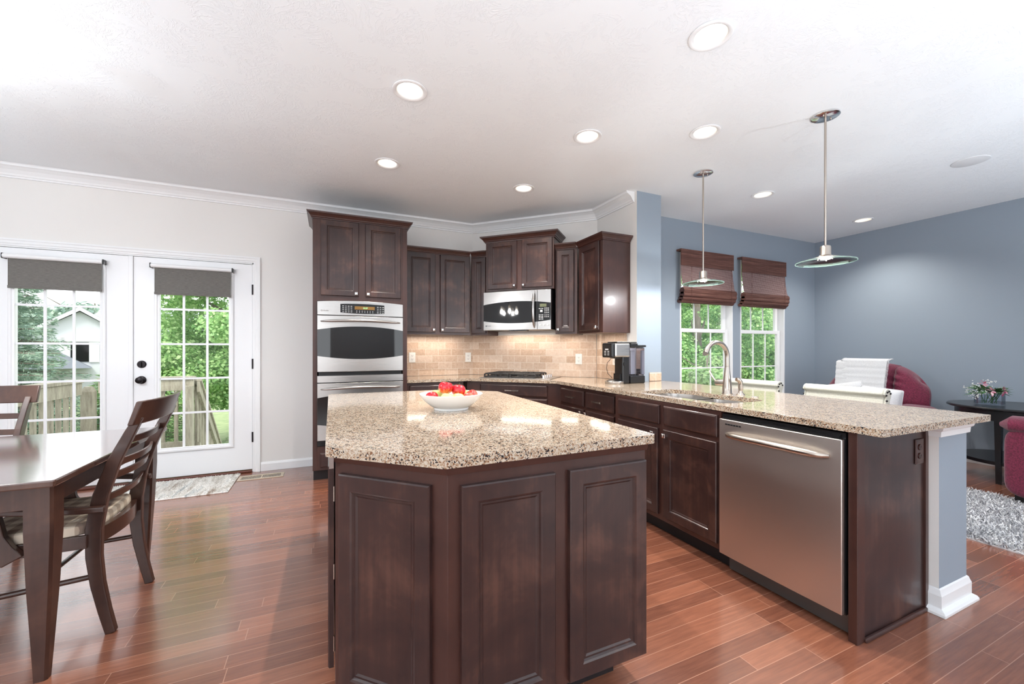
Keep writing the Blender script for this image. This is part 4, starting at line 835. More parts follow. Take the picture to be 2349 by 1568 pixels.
def dining_chair(lb, loc, rz, arms):
    t = thing('dining_chair', lb, 'chair', loc, rz, 'walnut ladder-back dining chairs')
    PP = [(0.222, 0.0), (0.200, 0.10), (0.178, 0.22), (0.166, 0.34), (0.166, 0.46), (0.188, 0.60), (0.232, 0.74), (0.285, 0.86), (0.318, 0.93)]; DD = [0.036, 0.040, 0.046, 0.052, 0.056, 0.052, 0.046, 0.038, 0.030]
    for s_ in (-1, 1):
        MB().bar(PP, 0.030, DD, s_*0.207-0.015).build('rear_post', M_CHAIR, t, bevel=0.004)
        MB().rings([[(s_*(0.225)-w, -0.215-w, z), (s_*0.225+w, -0.215-w, z), (s_*0.225+w, -0.215+w, z), (s_*0.225-w, -0.215+w, z)] for z, w in ((0.0, 0.013), (0.2, 0.017), (0.43, 0.022))]).build('front_leg', M_CHAIR, t, bevel=0.003)
    def curved(z0, z1, bow, x, yb0, yb1, th, n=12):
        rs = []
        for k in range(n+1):
            u = -1+2*k/n; dy = bow*(1-u*u); rs.append([(u*x, yb0+dy-th/2, z0), (u*x, yb0+dy+th/2, z0), (u*x, yb1+dy+th/2, z1), (u*x, yb1+dy-th/2, z1)])
        return MB().rings(rs)
    curved(0.895, 1.000, 0.035, 0.252, 0.298, 0.330, 0.024).build('crest_rail', M_CHAIR, t, smooth=True, bevel=0.005)
    for z in (0.560, 0.655, 0.712, 0.805):
        yb = 0.166+max(0, (z-0.46))**1.25*0.33
        curved(z, z+0.032, 0.032, 0.195, yb, yb+0.008, 0.014).build('slat', M_CHAIR, t, smooth=True, bevel=0.003)
    MB().box(-0.222, 0.222, -0.232, -0.210, 0.385, 0.440).box(-0.232, -0.212, -0.21, 0.15, 0.385, 0.440).box(0.212, 0.232, -0.21, 0.15, 0.385, 0.440).build('seat_rail', M_CHAIR, t, bevel=0.003)
    curved(0.385, 0.450, 0.03, 0.195, 0.160, 0.160, 0.026).build('back_rail', M_CHAIR, t, smooth=True)
    MB().rbox(-0.226, 0.226, -0.235, 0.165, 0.430, 0.490, 0.35).build('seat_cushion', M_PLAID, t, smooth=True)
    MB().tube([(-0.222, -0.20, 0.235), (-0.207, 0.17, 0.255)], 0.011, 10).build('stretcher', M_CHAIR, t, smooth=True)
    MB().tube([(0.222, -0.20, 0.235), (0.207, 0.17, 0.255)], 0.011, 10).build('stretcher', M_CHAIR, t, smooth=True)
    MB().tube([(-0.215, -0.03, 0.245), (0.215, -0.03, 0.245)], 0.010, 10).build('stretcher', M_CHAIR, t, smooth=True)
    if arms:
        for s_ in (-1, 1):
            x0 = s_*0.245
            b = MB(); rs = []
            for y, z, w, xo in ((0.215, 0.548, 0.028, 0.0), (0.14, 0.555, 0.034, 0.006), (0.0, 0.575, 0.044, 0.014), (-0.12, 0.595, 0.050, 0.012), (-0.18, 0.590, 0.044, 0.008)):
                c_ = x0+s_*xo; rs.append([(c_-w/2, y, z-0.013), (c_+w/2, y, z-0.013), (c_+w/2, y, z+0.013), (c_-w/2, y, z+0.013)])
            b.rings(rs).build('armrest', M_CHAIR, t, bevel=0.006)
            MB().bar([(-0.06, 0.385), (-0.085, 0.43), (-0.105, 0.48), (-0.115, 0.53), (-0.135, 0.58)], 0.026, [0.07, 0.06, 0.05, 0.052, 0.07], s_*0.247-0.013).build('arm_support', M_CHAIR, t, bevel=0.004)
dining_chair('dark walnut ladder-back armchair at the near right end of the table, back to the camera', (-1.085, 2.535, 0), -PI/2, True)
dining_chair('dark walnut chair at the far side of the table, before the left glass door', (-1.915, 3.235, 0), 0, False)

# ================================================================ floor items
MATW, MATH_ = 0.98, 0.56
b = MB(); b.box(-MATW/2, MATW/2, -MATH_/2, MATH_/2, 0.0, 0.010); t = thing('door_mat', 'striped grey and cream mat in front of the glass doors', 'rug', (-1.282, 4.455, 0.0))
b.build('mat_base', M_MAT, t, bevel=0.004)
n = 9000; P = RNG.uniform(-0.5, 0.5, (n, 2))*[MATW-0.01, MATH_-0.01]; vs = []; fs = []
for i, (x, y) in enumerate(P):
    a_ = RNG.uniform(0, 2*PI); r_ = 0.006; h_ = RNG.uniform(0.006, 0.012); dx, dy = RNG.normal(0, 0.004, 2)
    vs += [(x+r_*math.cos(a_), y+r_*math.sin(a_), 0.009), (x-r_*math.cos(a_), y-r_*math.sin(a_), 0.009), (x+dx, y+dy, 0.009+h_)]; fs.append((3*i, 3*i+1, 3*i+2))
b = MB(); b.add(vs, fs); o = b.build('mat_pile', M_MAT, t, recalc=False); o['kind'] = 'stuff'
t = thing('floor_register', 'beige metal floor vent beside the door mat', 'vent', (-0.595, 4.56, 0.0))
MR = NT('register_metal', lin(196, 182, 162), 0.4, 0.2).m
b = MB().box(-0.19, 0.19, -0.075, -0.05, 0, 0.006).box(-0.19, 0.19, 0.05, 0.075, 0, 0.006).box(-0.19, -0.165, -0.05, 0.05, 0, 0.006).box(0.165, 0.19, -0.05, 0.05, 0, 0.006).box(-0.006, 0.006, -0.05, 0.05, 0, 0.006); b.build('frame', MR, t, bevel=0.002)
b = MB(); [b.box(-0.16+k*0.0128, -0.16+k*0.0128+0.005, -0.05, 0.05, 0.001, 0.005) for k in range(26)]; b.build('louvers', MR, t)
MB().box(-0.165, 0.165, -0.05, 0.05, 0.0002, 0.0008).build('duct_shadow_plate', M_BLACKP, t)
# shag rug in the family room
t = thing('shag_rug', 'fluffy light grey shag rug on the family room floor', 'rug', (4.40, 0.5, 0.0))
RX0, RX1, RY0, RY1 = -0.625, 0.645, -1.5, 1.45
MB().box(RX0, RX1, RY0, RY1, 0.0, 0.008).build('backing', M_SHAG, t)
n = 42000; vs = np.zeros((n*4, 3)); x = RNG.uniform(RX0-0.005, RX1+0.005, n); y = RNG.uniform(RY0, RY1, n); a_ = RNG.uniform(0, 2*PI, n); wv = 0.0045
hh = RNG.uniform(0.018, 0.042, n); ln = RNG.normal(0, 0.020, (n, 2)); ca_, sa_ = np.cos(a_)*wv, np.sin(a_)*wv
vs[0::4] = np.c_[x+ca_, y+sa_, np.full(n, .006)]; vs[1::4] = np.c_[x-ca_, y-sa_, np.full(n, .006)]; vs[2::4] = np.c_[x+ln[:, 0]-ca_*.6, y+ln[:, 1]-sa_*.6, hh]; vs[3::4] = np.c_[x+ln[:, 0]+ca_*.6, y+ln[:, 1]+sa_*.6, hh]
def fast_mesh(name, vs, k, mat, parent=None, loc=None):
    n = len(vs)//k; me = bpy.data.meshes.new(name); me.vertices.add(len(vs)); me.vertices.foreach_set('co', np.asarray(vs, dtype=np.float32).ravel())
    me.loops.add(n*k); me.loops.foreach_set('vertex_index', np.arange(n*k, dtype=np.int32)); me.polygons.add(n)
    me.polygons.foreach_set('loop_start', np.arange(0, n*k, k, dtype=np.int32)); me.polygons.foreach_set('loop_total', np.full(n, k, dtype=np.int32))
    me.update(calc_edges=True); me.validate(); me.materials.append(mat); o = bpy.data.objects.new(name, me); C.objects.link(o)
    if parent: o.parent = parent
    if loc: o.location = loc
    return o
o = fast_mesh('shag_pile', vs, 4, M_SHAG, t); o['kind'] = 'stuff'

# ================================================================ family room furniture
def stool(lb, cy):
    t = thing('counter_stool', lb, 'stool', (3.30, cy, 0), PI/2, 'cream upholstered counter stools')   # local -y = +X ; back on the +X side
    # local x -> world +Y, local y -> world -X ; sitter faces local +y
    MB().rbox(-0.235, 0.235, -0.02, 0.30, 0.58, 0.68, 0.3).build('seat', M_LINEN, t, smooth=True)
    rs = []; 
    prof = [(-0.03, 0.60), (-0.055, 0.75), (-0.075, 0.86), (-0.085, 0.905)]+[(-0.105+0.042*math.cos(a_), 0.918+0.042*math.sin(a_)) for a_ in [0.1+k*PI*1.25/10 for k in range(11)]]+[(-0.13, 0.87), (-0.10, 0.75), (-0.075, 0.60)]
    b = MB(); b.rings([[(x, y, z) for y, z in prof] for x in (-0.245, 0.245)]); b.build('backrest', M_LINEN, t, smooth=True, bevel=0.006)
    for s_ in (-1, 1):
        b = MB(); rs = [[(s_*0.246, y, z) for y, z in prof], [(s_*0.258, (y+0.0), z) for y, z in prof]]; b.rings(rs).build('side_band', M_LINEN, t, bevel=0.004)
        for k, (y, z) in enumerate(((-0.090, 0.942), (-0.112, 0.948), (-0.078, 0.922), (-0.130, 0.932), (-0.084, 0.885))):
            MB().sphere((s_*0.259, y+0.0, z-0.004), 0.007, 10, 6).build('nailhead', M_BRONZE, t, smooth=True)
        for yy in (-0.05, 0.26): MB().rings([[(s_*0.20-w, yy-w, z), (s_*0.20+w, yy-w, z), (s_*0.20+w, yy+w, z), (s_*0.20-w, yy+w, z)] for z, w in ((0.0, 0.016), (0.58, 0.022))]).build('leg', M_CHAIR, t)
    MB().box(-0.19, 0.19, 0.25, 0.27, 0.2, 0.235).build('footrest', M_CHAIR, t)
stool('cream roll-back counter stool behind the peninsula, in front of the maroon recliner', 1.712); stool('cream roll-back counter stool behind the faucet, below the windows', 2.425)

def recliner(lb, loc, rz, name='recliner'):
    t = thing(name, lb, 'armchair', loc, rz, 'maroon recliners')    # faces local -y
    MB().rbox(-0.36, 0.36, -0.42, 0.25, 0.22, 0.50, 0.3).build('seat', M_MAROON, t, smooth=True)
    b = MB()
    # tufted back: grid with creases
    nx, nz = 72, 40; rows = []
    def P_(u, v, side):
        x = 0.495*u*(1-0.06*max(0, v)**3-0.16*max(0, v)**5*abs(u)**3)
        ang = abs(u)**2.3; z = 0.46+0.61*v*(1-0.34*ang*v)
        th = 0.13*(1-abs(u)**5)*(1-abs(2*v-1)**6)**0.5+0.02
        cre = 0.06*math.exp(-((u-0.42)/0.045)**2)+0.05*math.exp(-((u+0.42)/0.045)**2)+0.010*math.sin(v*46)*math.exp(-((abs(u)-0.5)/0.12)**2)+0.02*math.exp(-((v-0.30)/0.04)**2)+0.012*math.sin(v*34+u*4)*math.exp(-((abs(u)-0.1)/0.25)**2)
        y = 0.28+0.16*v+(-(th-cre) if side < 0 else th*0.7)
        return (x, y, z)
    for side in (-1, 1):
        vs_ = [P_(-1+2*i/nx, j/nz, side) for j in range(nz+1) for i in range(nx+1)]
        b.add(vs_, [(j*(nx+1)+i, j*(nx+1)+i+1, (j+1)*(nx+1)+i+1, (j+1)*(nx+1)+i) for j in range(nz) for i in range(nx)])
    edge = [P_(-1+2*i/nx, 1.0, s2) for i in range(nx+1) for s2 in (-1, 1)]
    b.add(edge, [(2*i, 2*i+1, 2*i+3, 2*i+2) for i in range(nx)])
    for uu in (-1, 1): 
        ed = [P_(uu, j/nz, s2) for j in range(nz+1) for s2 in (-1, 1)]; b.add(ed, [(2*j, 2*j+1, 2*j+3, 2*j+2) for j in range(nz)])
    b.build('back_cushion', M_MAROON, t, smooth=True, recalc=True)
    for s_ in (-1, 1):
        MB().rbox(s_*0.46-0.10, s_*0.46+0.10, -0.44, 0.34, 0.06, 0.58, 0.32).build('arm', M_MAROON, t, smooth=True)
        MB().tube([(s_*0.47, -0.47, 0.585), (s_*0.47, -0.40, 0.595), (s_*0.47, 0.0, 0.600), (s_*0.47, 0.33, 0.58)], [0.03, 0.115, 0.12, 0.09], 20, flat=0.55).build('arm_pad', M_MAROON, t, smooth=True)
        for yy in (-0.36, 0.28): MB().box(s_*0.44-0.03, s_*0.44+0.03, yy-0.03, yy+0.03, 0.0, 0.07).build('foot', M_BLACKW, t)
    MB().rbox(-0.35, 0.35, -0.46, -0.38, 0.10, 0.46, 0.3).build('footrest_panel', M_MAROON, t, smooth=True)
    return t
recliner('maroon tufted recliner in the far corner with a white throw over its back', (5.42, 2.60, 0), -PI/2)
recliner('maroon armchair cut off by the right edge of the picture', (5.40, 0.955, 0), PI); bpy.context.view_layer.update(); [o for o in bpy.data.objects if o.get('label', '').startswith('maroon armchair')][0].scale = (0.93, 0.93, 1.06)
# white throw blanket over the recliner back
t = thing('throw_blanket', 'white fringed throw folded over the back of the maroon recliner', 'blanket', (5.62, 2.60, 1.085))
b = MB(); NU, NV = 26, 26
def TP(u, v, off):      # u across (world Y), v down
    Yy = 0.215-0.43*u+0.05*(1-v)*0; s_ = v*0.62
    if s_ < 0.10: a_ = s_/0.10*PI/2; X_ = 0.06-0.085*math.sin(a_); Z_ = 0.035-0.03*(1-math.cos(a_))
    else: X_ = -0.025-(s_-0.10)*0.27; Z_ = 0.005-(s_-0.10)*0.97
    X_ += -0.02-0.008*math.sin(v*60)*0.5-0.006*math.sin(u*9)
    return (X_-off, Yy*(1-0.10*v)-0.03*v, Z_)
for off in (0.0, 0.016):
    vs_ = [TP(i/NU, j/NV, off) for j in range(NV+1) for i in range(NU+1)]; b.add(vs_, [(j*(NU+1)+i, j*(NU+1)+i+1, (j+1)*(NU+1)+i+1, (j+1)*(NU+1)+i) for j in range(NV) for i in range(NU)])
b.build('folded_cloth', M_WHITEF, t, smooth=True)
b = MB(); vs_ = [(p[0]-0.02, p[1]+0.065, p[2]-0.025) for p in [TP(i/NU*0.5, j/NV, 0.0) for j in range(NV+1) for i in range(NU+1)]]
b.add(vs_, [(j*(NU+1)+i, j*(NU+1)+i+1, (j+1)*(NU+1)+i+1, (j+1)*(NU+1)+i) for j in range(NV) for i in range(NU)]); b.build('under_fold', M_WHITEF, t, smooth=True)
for u in (1.0, 0.0):
    b = MB()
    for k in range(46): p = TP(u, k/46, 0.008); s_ = -1 if u == 1 else 1; b.tube([p, (p[0], p[1]+s_*0.016, p[2]-0.004)], 0.004, 5)
    b.build('fringe', M_WHITEF, t)
def pillow(lb, loc, rot, s=0.22):
    b = MB(); N = 20
    for side in (-1, 1):
        vs_ = []
        for j in range(N+1):
            for i in range(N+1):
                u, v_ = -1+2*i/N, -1+2*j/N; pin = 1.0
                vs_.append((u*s*(1-0.06*(1-v_*v_)*0)*pin, side*0.10*((1-u**4)*(1-v_**4))**0.6, v_*s*pin))
        b.add(vs_, [(j*(N+1)+i, j*(N+1)+i+1, (j+1)*(N+1)+i+1, (j+1)*(N+1)+i) for j in range(N) for i in range(N)])
    ring = rounded([(-s, -s), (s, -s), (s, s), (-s, s)], 0.012, 3); ring.append(ring[0])
    t = thing('throw_pillow', lb, 'pillow', loc, 0, 'white pillows on the maroon recliner'); t.rotation_euler = rot
    b.build('cushion', M_WHITEF, t, smooth=True); MB().tube([(x, 0, z) for x, z in ring], 0.004, 8).build('piping', M_WHITEF, t, smooth=True)
pillow('white pillow leaning on the right side of the maroon recliner', (5.14, 2.27, 0.665), (math.radians(-12), math.radians(6), -PI/2+0.35), 0.165)
pillow('white pillow mostly hidden, in front of the throw', (5.20, 2.62, 0.655), (math.radians(-14), math.radians(-12), -PI/2-0.15), 0.20)
# console table with flowers
t = thing('side_table', 'black round side table with a low shelf and flowers on it, by the blue wall', 'table', (5.92, 1.57, 0))
MB().lathe([(0.0, 0.668), (0.435, 0.668), (0.445, 0.674), (0.445, 0.684), (0.438, 0.692), (0.0, 0.692)], n=56).build('tabletop', M_BLACKW, t, smooth=True)
MB().lathe([(0.36, 0.57), (0.39, 0.57), (0.39, 0.667), (0.36, 0.667)], n=48).build('apron', M_BLACKW, t, smooth=True)
MB().lathe([(0.0, 0.165), (0.36, 0.165), (0.36, 0.195), (0.0, 0.195)], n=48).build('shelf', M_BLACKW, t, smooth=True)
for k in range(4):
    a_ = PI/4*0+k*PI/2+math.radians(0); c_, s_ = math.cos(a_), math.sin(a_); x, y = 0.365*c_, 0.365*s_
    MB().rings([[(x-w, y-w, z), (x+w, y-w, z), (x+w, y+w, z), (x-w, y+w, z)] for z, w in ((0.0, 0.015), (0.665, 0.024))]).build('leg', M_BLACKW, t)
VX, VY = 5.77, 1.69
o = MB().lathe([(0.0, 0.004), (0.098, 0.004), (0.10, 0.012), (0.10, 0.105), (0.096, 0.105), (0.096, 0.014), (0.0, 0.012)], n=36).build('glass_vase', M_CLEAR, smooth=True); o.location = (VX, VY, 0.6925); tag(o, 'low clear glass vase on the round black side table', 'vase')
t = thing('flower_bouquet', 'pink lily and white baby breath arrangement in the glass vase', 'flowers', (VX, VY, 0.71))
m = NT('bouquet_leaf', lin(70, 112, 66), 0.5).m; m2 = NT('eucalyptus_leaf', lin(112, 140, 122), 0.6).m
b = MB()
for k in range(16):
    a_ = RNG.uniform(0, 2*PI); r_ = RNG.uniform(0.02, 0.07); b.tube([(r_*0.8*math.cos(a_+1), r_*0.8*math.sin(a_+1), 0.0), (r_*math.cos(a_), r_*math.sin(a_), 0.09), (r_*1.7*math.cos(a_), r_*1.7*math.sin(a_), 0.15)], 0.0025, 5)
b.build('stems', m, t)
def leafmb(b, p, d, L, w, up=0.3):
    p = Vector(p); d = Vector(d).normalized(); s_ = d.cross(Vector((0, 0, 1))).normalized(); 
    b.add([p, p+d*L*0.35+s_*w, p+d*L*0.7+s_*w*0.8-Vector((0, 0, L*0.05)), p+d*L-Vector((0, 0, L*0.15)), p+d*L*0.7-s_*w*0.8-Vector((0, 0, L*0.05)), p+d*L*0.35-s_*w, p+d*L*0.5+Vector((0, 0, w*0.3))], [(0, 1, 6), (1, 2, 6), (2, 3, 6), (3, 4, 6), (4, 5, 6), (5, 0, 6)])
b = MB()
for k in range(40):
    a_ = RNG.uniform(0, 2*PI); el = RNG.uniform(-0.1, 0.9); leafmb(b, (0.05*math.cos(a_), 0.05*math.sin(a_), RNG.uniform(0.08, 0.13)), (math.cos(a_), math.sin(a_), el), RNG.uniform(0.08, 0.15), 0.016)
b.build('foliage', m, t)
b = MB()
for a_, el in ((1.9, 1.2), (3.0, 1.4), (4.2, 0.9), (5.2, 1.3), (3.6, 0.5), (0.8, 1.0)): leafmb(b, (0.03*math.cos(a_), 0.03*math.sin(a_), 0.10), (math.cos(a_), math.sin(a_), el), 0.10, 0.035)
b.build('round_leaf', m2, t)
b = MB()
for cx, cy, cz in ((-0.04, 0.13, 0.13), (-0.07, 0.08, 0.10), (0.0, 0.10, 0.17), (-0.09, 0.02, 0.11), (-0.02, 0.0, 0.20), (-0.10, 0.05, 0.07)):
    for k in range(22): b.sphere((cx+RNG.normal(0, 0.018), cy+RNG.normal(0, 0.022), cz+RNG.normal(0, 0.016)), 0.0045, 6, 4)
b.build('baby_breath', NT('tiny_white_blooms', lin(245, 245, 240), 0.8).m, t)
mpk = NT('pink_petal', lin(236, 196, 206), 0.5); mpk.base(mpk.ramp(mpk.noise(mpk.coord('Object'), 60, 2), [(0.4, lin(242, 218, 222)), (0.6, lin(206, 70, 120))])); mpk = mpk.m
for cx, cy, cz in ((-0.05, 0.02, 0.185), (-0.09, -0.045, 0.125), (-0.02, -0.10, 0.13)):
    b = MB()
    for k in range(6): a_ = k*PI/3+cx*20; leafmb(b, (cx, cy, cz), (-0.5+0.8*math.cos(a_)*0.7, 0.9*math.cos(a_), 0.9*math.sin(a_)), 0.055, 0.011)
    b.build('lily_flower', mpk, t)

# ================================================================ outdoors
# lawn falling away from the house
b = MB(); NX, NY = 30, 24; gx = np.linspace(-45, 45, NX); gy = np.linspace(4.95, 75, NY)
gz = lambda x, y: -0.85-0.055*max(0, y-8)-0.0
b.add([(x, y, gz(x, y)) for y in gy for x in gx], [(j*NX+i, j*NX+i+1, (j+1)*NX+i+1, (j+1)*NX+i) for j in range(NY-1) for i in range(NX-1)])
tag(b.build('lawn', M_GRASS), 'pale green lawn behind the house', 'lawn', kind='structure')
# deck
t = thing('deck', 'weathered grey wooden deck floor outside the glass doors', 'deck', (-2.1, 4.92, -0.12))
for k in range(12): MB().box(-0.75, 0.75, k*0.142+0.004, k*0.142+0.136, -0.03, 0.0).build('deck_board', M_DECK, t)
def rail(lb, pts, post_first, name='deck_railing'):
    (x0, y0, za), (x1, y1, zb) = pts; L = math.hypot(x1-x0, y1-y0); ang = math.atan2(y1-y0, x1-x0); dz = zb-za
    t = thing(name, lb, 'railing', (x0, y0, za), ang, 'deck railings')
    f = lambda x: dz*x/L
    def board(n_, h0, h1, ya, yb, nm): 
        rs = [[(x, ya, f(x)+h0), (x, yb, f(x)+h0), (x, yb, f(x)+h1), (x, ya, f(x)+h1)] for x in (0.0, L)]; MB().rings(rs).build(nm, M_DECK, t)
    board(1, 0.955, 0.990, -0.055, 0.085, 'cap_rail'); board(1, 0.81, 0.95, -0.035, 0.0, 'top_rail'); board(1, 0.06, 0.15, -0.035, 0.0, 'bottom_rail')
    n = int(round(L/0.155))
    for k in range(n+1):
        x = 0.06+k*(L-0.12)/max(n, 1); MB().rings([[(x-0.019, ya, f(x)+z), (x+0.019, ya, f(x)+z), (x+0.019, yb, f(x)+z), (x-0.019, yb, f(x)+z)] for z in (-0.02, 0.94) for ya, yb in ((0.001, 0.036),)]).build('baluster', M_DECK, t)
    return t
rail('weathered wooden railing running out from the house at the left of the deck', ((-2.68, 5.05, -0.12), (-2.68, 6.42, -0.12)), 0)
rail('weathered wooden railing along the far edge of the deck', ((-2.56, 6.60, -0.12), (-1.62, 6.60, -0.12)), 0)
rail('slanting weathered railing going down the deck stairs', ((-1.60, 6.62, -0.15), (-1.60, 7.85, -1.36)), 0)
t = thing('deck_post', 'thick pointed newel post at the deck corner', 'post', (-2.62, 6.50, -0.85))
s_ = 0.053; MB().rings([[(-w, -w, z), (w, -w, z), (w, w, z), (-w, w, z)] for w, z in ((s_, 0.0), (s_, 1.57), (s_*0.55, 1.63))]).build('post_shaft', M_DECK, t)
t = thing('deck_post', 'short square post where the stair railing begins', 'post', (-1.66, 6.52, -0.85))
MB().box(-0.045, 0.045, -0.045, 0.045, 0, 1.60).build('post_shaft', M_DECK, t)

def leaf_cloud(centers, radii, n, size, flat=1.0, normal_bias=None):
    """n leaf quads scattered near the surface of ellipsoid clumps"""
    idx = RNG.integers(0, len(centers), n); c = np.asarray(centers)[idx]; r = np.asarray(radii)[idx]
    d = RNG.normal(size=(n, 3)); d /= np.linalg.norm(d, axis=1)[:, None]; rad = RNG.uniform(0.55, 1.06, n)[:, None]
    p = c+d*r*rad; s = size*RNG.uniform(0.6, 1.3, n)[:, None]
    nrm = d+RNG.normal(0, 0.7, (n, 3))+np.array([0, 0, 0.6]); nrm /= np.linalg.norm(nrm, axis=1)[:, None]
    t1 = np.cross(nrm, RNG.normal(size=(n, 3))); t1 /= np.linalg.norm(t1, axis=1)[:, None]; t2 = np.cross(nrm, t1)
    vs = np.zeros((n*5, 3)); a = t1*s; b_ = t2*s*0.55
    vs[0::5] = p-a*0.6; vs[1::5] = p-a*0.1+b_; vs[2::5] = p+a*0.35+b_*0.9; vs[3::5] = p+a*0.8; vs[4::5] = p-b_*1.0+a*0.05
    return vs
def trunk(par, h, r, lean=0.0, branches=8, spread=1.6, mat=None, z0=0.0):
    b = MB(); b.tube([(0, 0, z0), (lean*0.3, 0, h*0.35), (lean*0.7, 0.1, h*0.7), (lean, 0, h)], [r, r*0.85, r*0.6, r*0.2], 10)
    for k in range(branches):
        a_ = RNG.uniform(0, 2*PI); z = h*RNG.uniform(0.25, 0.85); L = spread*RNG.uniform(0.6, 1.0); b.tube([(lean*z/h, 0, z), (lean*z/h+L*0.5*math.cos(a_), L*0.5*math.sin(a_), z+L*0.25), (lean*z/h+L*math.cos(a_), L*math.sin(a_), z+L*0.6)], [r*0.4, r*0.25, r*0.08], 6)
    return b.build('trunk', mat or M_BARK, par, smooth=True)
def tree(lb, loc, h, crown_r, zc, nclump, n, size, mat, clump=0.75, r=0.14, extra=None, name='leafy_tree', cat='tree', grp='trees outside'):
    t = thing(name, lb, cat, loc, 0, grp); trunk(t, h, r, 0.2, 9, crown_r*0.8)
    cs = []; rs = []
    for k in range(nclump):
        d = RNG.normal(size=3); d /= np.linalg.norm(d); q = RNG.uniform(0.3, 1.0)**0.6
        cs.append((d[0]*crown_r*q, d[1]*crown_r*q, zc+d[2]*(h-zc)*0.95*q if d[2] > 0 else zc+d[2]*zc*0.78*q)); rs.append([clump*RNG.uniform(0.7, 1.25)]*2+[clump*RNG.uniform(0.45, 0.75)])
    o = fast_mesh('foliage', leaf_cloud(cs, rs, n, size), 5, mat, t)
    if extra: m_, k_ = extra; sel = RNG.integers(0, len(cs), 5); fast_mesh('turning_leaves', leaf_cloud([cs[i] for i in sel], [[0.35, 0.35, 0.25]]*5, k_, size), 5, m_, t)
    return t
def spruce(lb, loc, h, r0, mat, n_layers=22, per=14, needles=150, grp='trees outside'):
    t = thing('spruce_tree', lb, 'tree', loc, 0, grp)
    b = MB(); b.tube([(0, 0, 0), (0, 0, h)], [0.16, 0.02], 8); V = []
    for L in range(n_layers):
        f = L/(n_layers-1); z = 0.25+f*(h-0.35); R = r0*(1-f)**0.85+0.12
        for k in range(per):
            a_ = 2*PI*(k+RNG.uniform(-.4, .4))/per+L; rr = R*RNG.uniform(0.75, 1.1); dr = 0.18*rr; ez = z-dr+0.10
            e = Vector((rr*math.cos(a_), rr*math.sin(a_), ez)); b.tube([(0, 0, z), tuple(e*0.5+Vector((0, 0, z*0.5-0.02))), tuple(e)], [0.02, 0.012, 0.004], 4)
            n = int(needles*(0.35+0.65*rr/r0)); s = RNG.uniform(0.15, 1.0, n)**0.8
            side = np.array([-math.sin(a_), math.cos(a_), 0]); out = np.array([math.cos(a_), math.sin(a_), 0])
            base = np.c_[s*rr*math.cos(a_), s*rr*math.sin(a_), z+(ez-z)*s]; sp = RNG.normal(0, 1, n); base += side[None]*(sp*0.10*rr*(1.1-s))[:, None]; base[:, 2] += RNG.normal(-0.03, 0.035, n)
            d = out[None]*0.7+side[None]*(np.sign(sp)*0.8)[:, None]+np.c_[np.zeros(n), np.zeros(n), RNG.normal(-0.1, 0.35, n)]; d /= np.linalg.norm(d, axis=1)[:, None]
            ln = RNG.uniform(0.06, 0.11, n)[:, None]; w = np.cross(d, RNG.normal(size=(n, 3))); w /= np.linalg.norm(w, axis=1)[:, None]; w *= 0.0065
            q = np.zeros((n*4, 3)); q[0::4] = base-w*0.4; q[1::4] = base+d*ln*0.5-w; q[2::4] = base+d*ln; q[3::4] = base+d*ln*0.5+w; V.append(q)
    b.build('trunk', M_BARK, t); fast_mesh('needles', np.concatenate(V), 4, mat, t); return t
spruce('tall blue-green spruce close behind the left railing', (-4.75, 8.7, -0.95), 4.4, 1.45, M_SPRUCE, 26, 17, 330)
spruce('low young spruce behind the far railing, in front of the white house', (-3.55, 10.4, -1.0), 2.35, 1.15, M_SPRUCE2, 16, 15, 260)
spruce('small spruce near the foot of the deck stairs', (-0.95, 11.4, -1.05), 2.1, 1.2, M_SPRUCE2, 14, 14, 240)
tree('large bright green maple filling the right glass door', (-1.9, 11.6, -1.05), 6.6, 2.3, 3.0, 100, 120000, 0.050, M_LEAF, 0.62, 0.16, (M_RUST, 500))
tree('green tree behind the maple, right of it', (1.4, 17.4, -1.3), 7.0, 2.6, 3.0, 36, 15000, 0.13, M_LEAF2, 0.9)
tree('distant round dark green tree above the neighbouring roof', (-21.5, 54.0, -3.4), 9.2, 4.6, 4.4, 30, 9000, 0.40, M_SPRUCE, 1.6, 0.3)
tree('distant dark green tree at the left behind the spruce', (-27.5, 52.0, -3.3), 10.4, 4.6, 5.0, 30, 8000, 0.40, M_SPRUCE, 1.6, 0.3)
# trees outside the family room windows
tree('leafy green tree outside the left family room window', (9.7, 8.6, -0.9), 5.6, 2.0, 2.4, 48, 68000, 0.045, M_LEAF2, 0.58, 0.15)
tree('leafy tree with a few reddish leaves outside the right family room window', (13.6, 9.2, -0.95), 4.6, 2.0, 2.3, 44, 60000, 0.052, M_LEAF2, 0.60, 0.13, (M_RUST, 2200))
tree('bright green tree between the two windows, farther off', (15.2, 13.6, -1.1), 6.0, 2.6, 2.8, 34, 15000, 0.12, M_LEAF, 0.85, 0.15)
tree('green bush low outside the left family room window', (7.3, 6.3, -0.9), 2.0, 0.95, 0.9, 22, 14000, 0.06, M_LEAF, 0.36, 0.05, None, 'leafy_bush', 'bush')
tree('green bush low outside the right family room window', (10.9, 6.9, -0.9), 2.1, 1.2, 0.9, 24, 14000, 0.065, M_LEAF2, 0.40, 0.05, None, 'leafy_bush', 'bush')

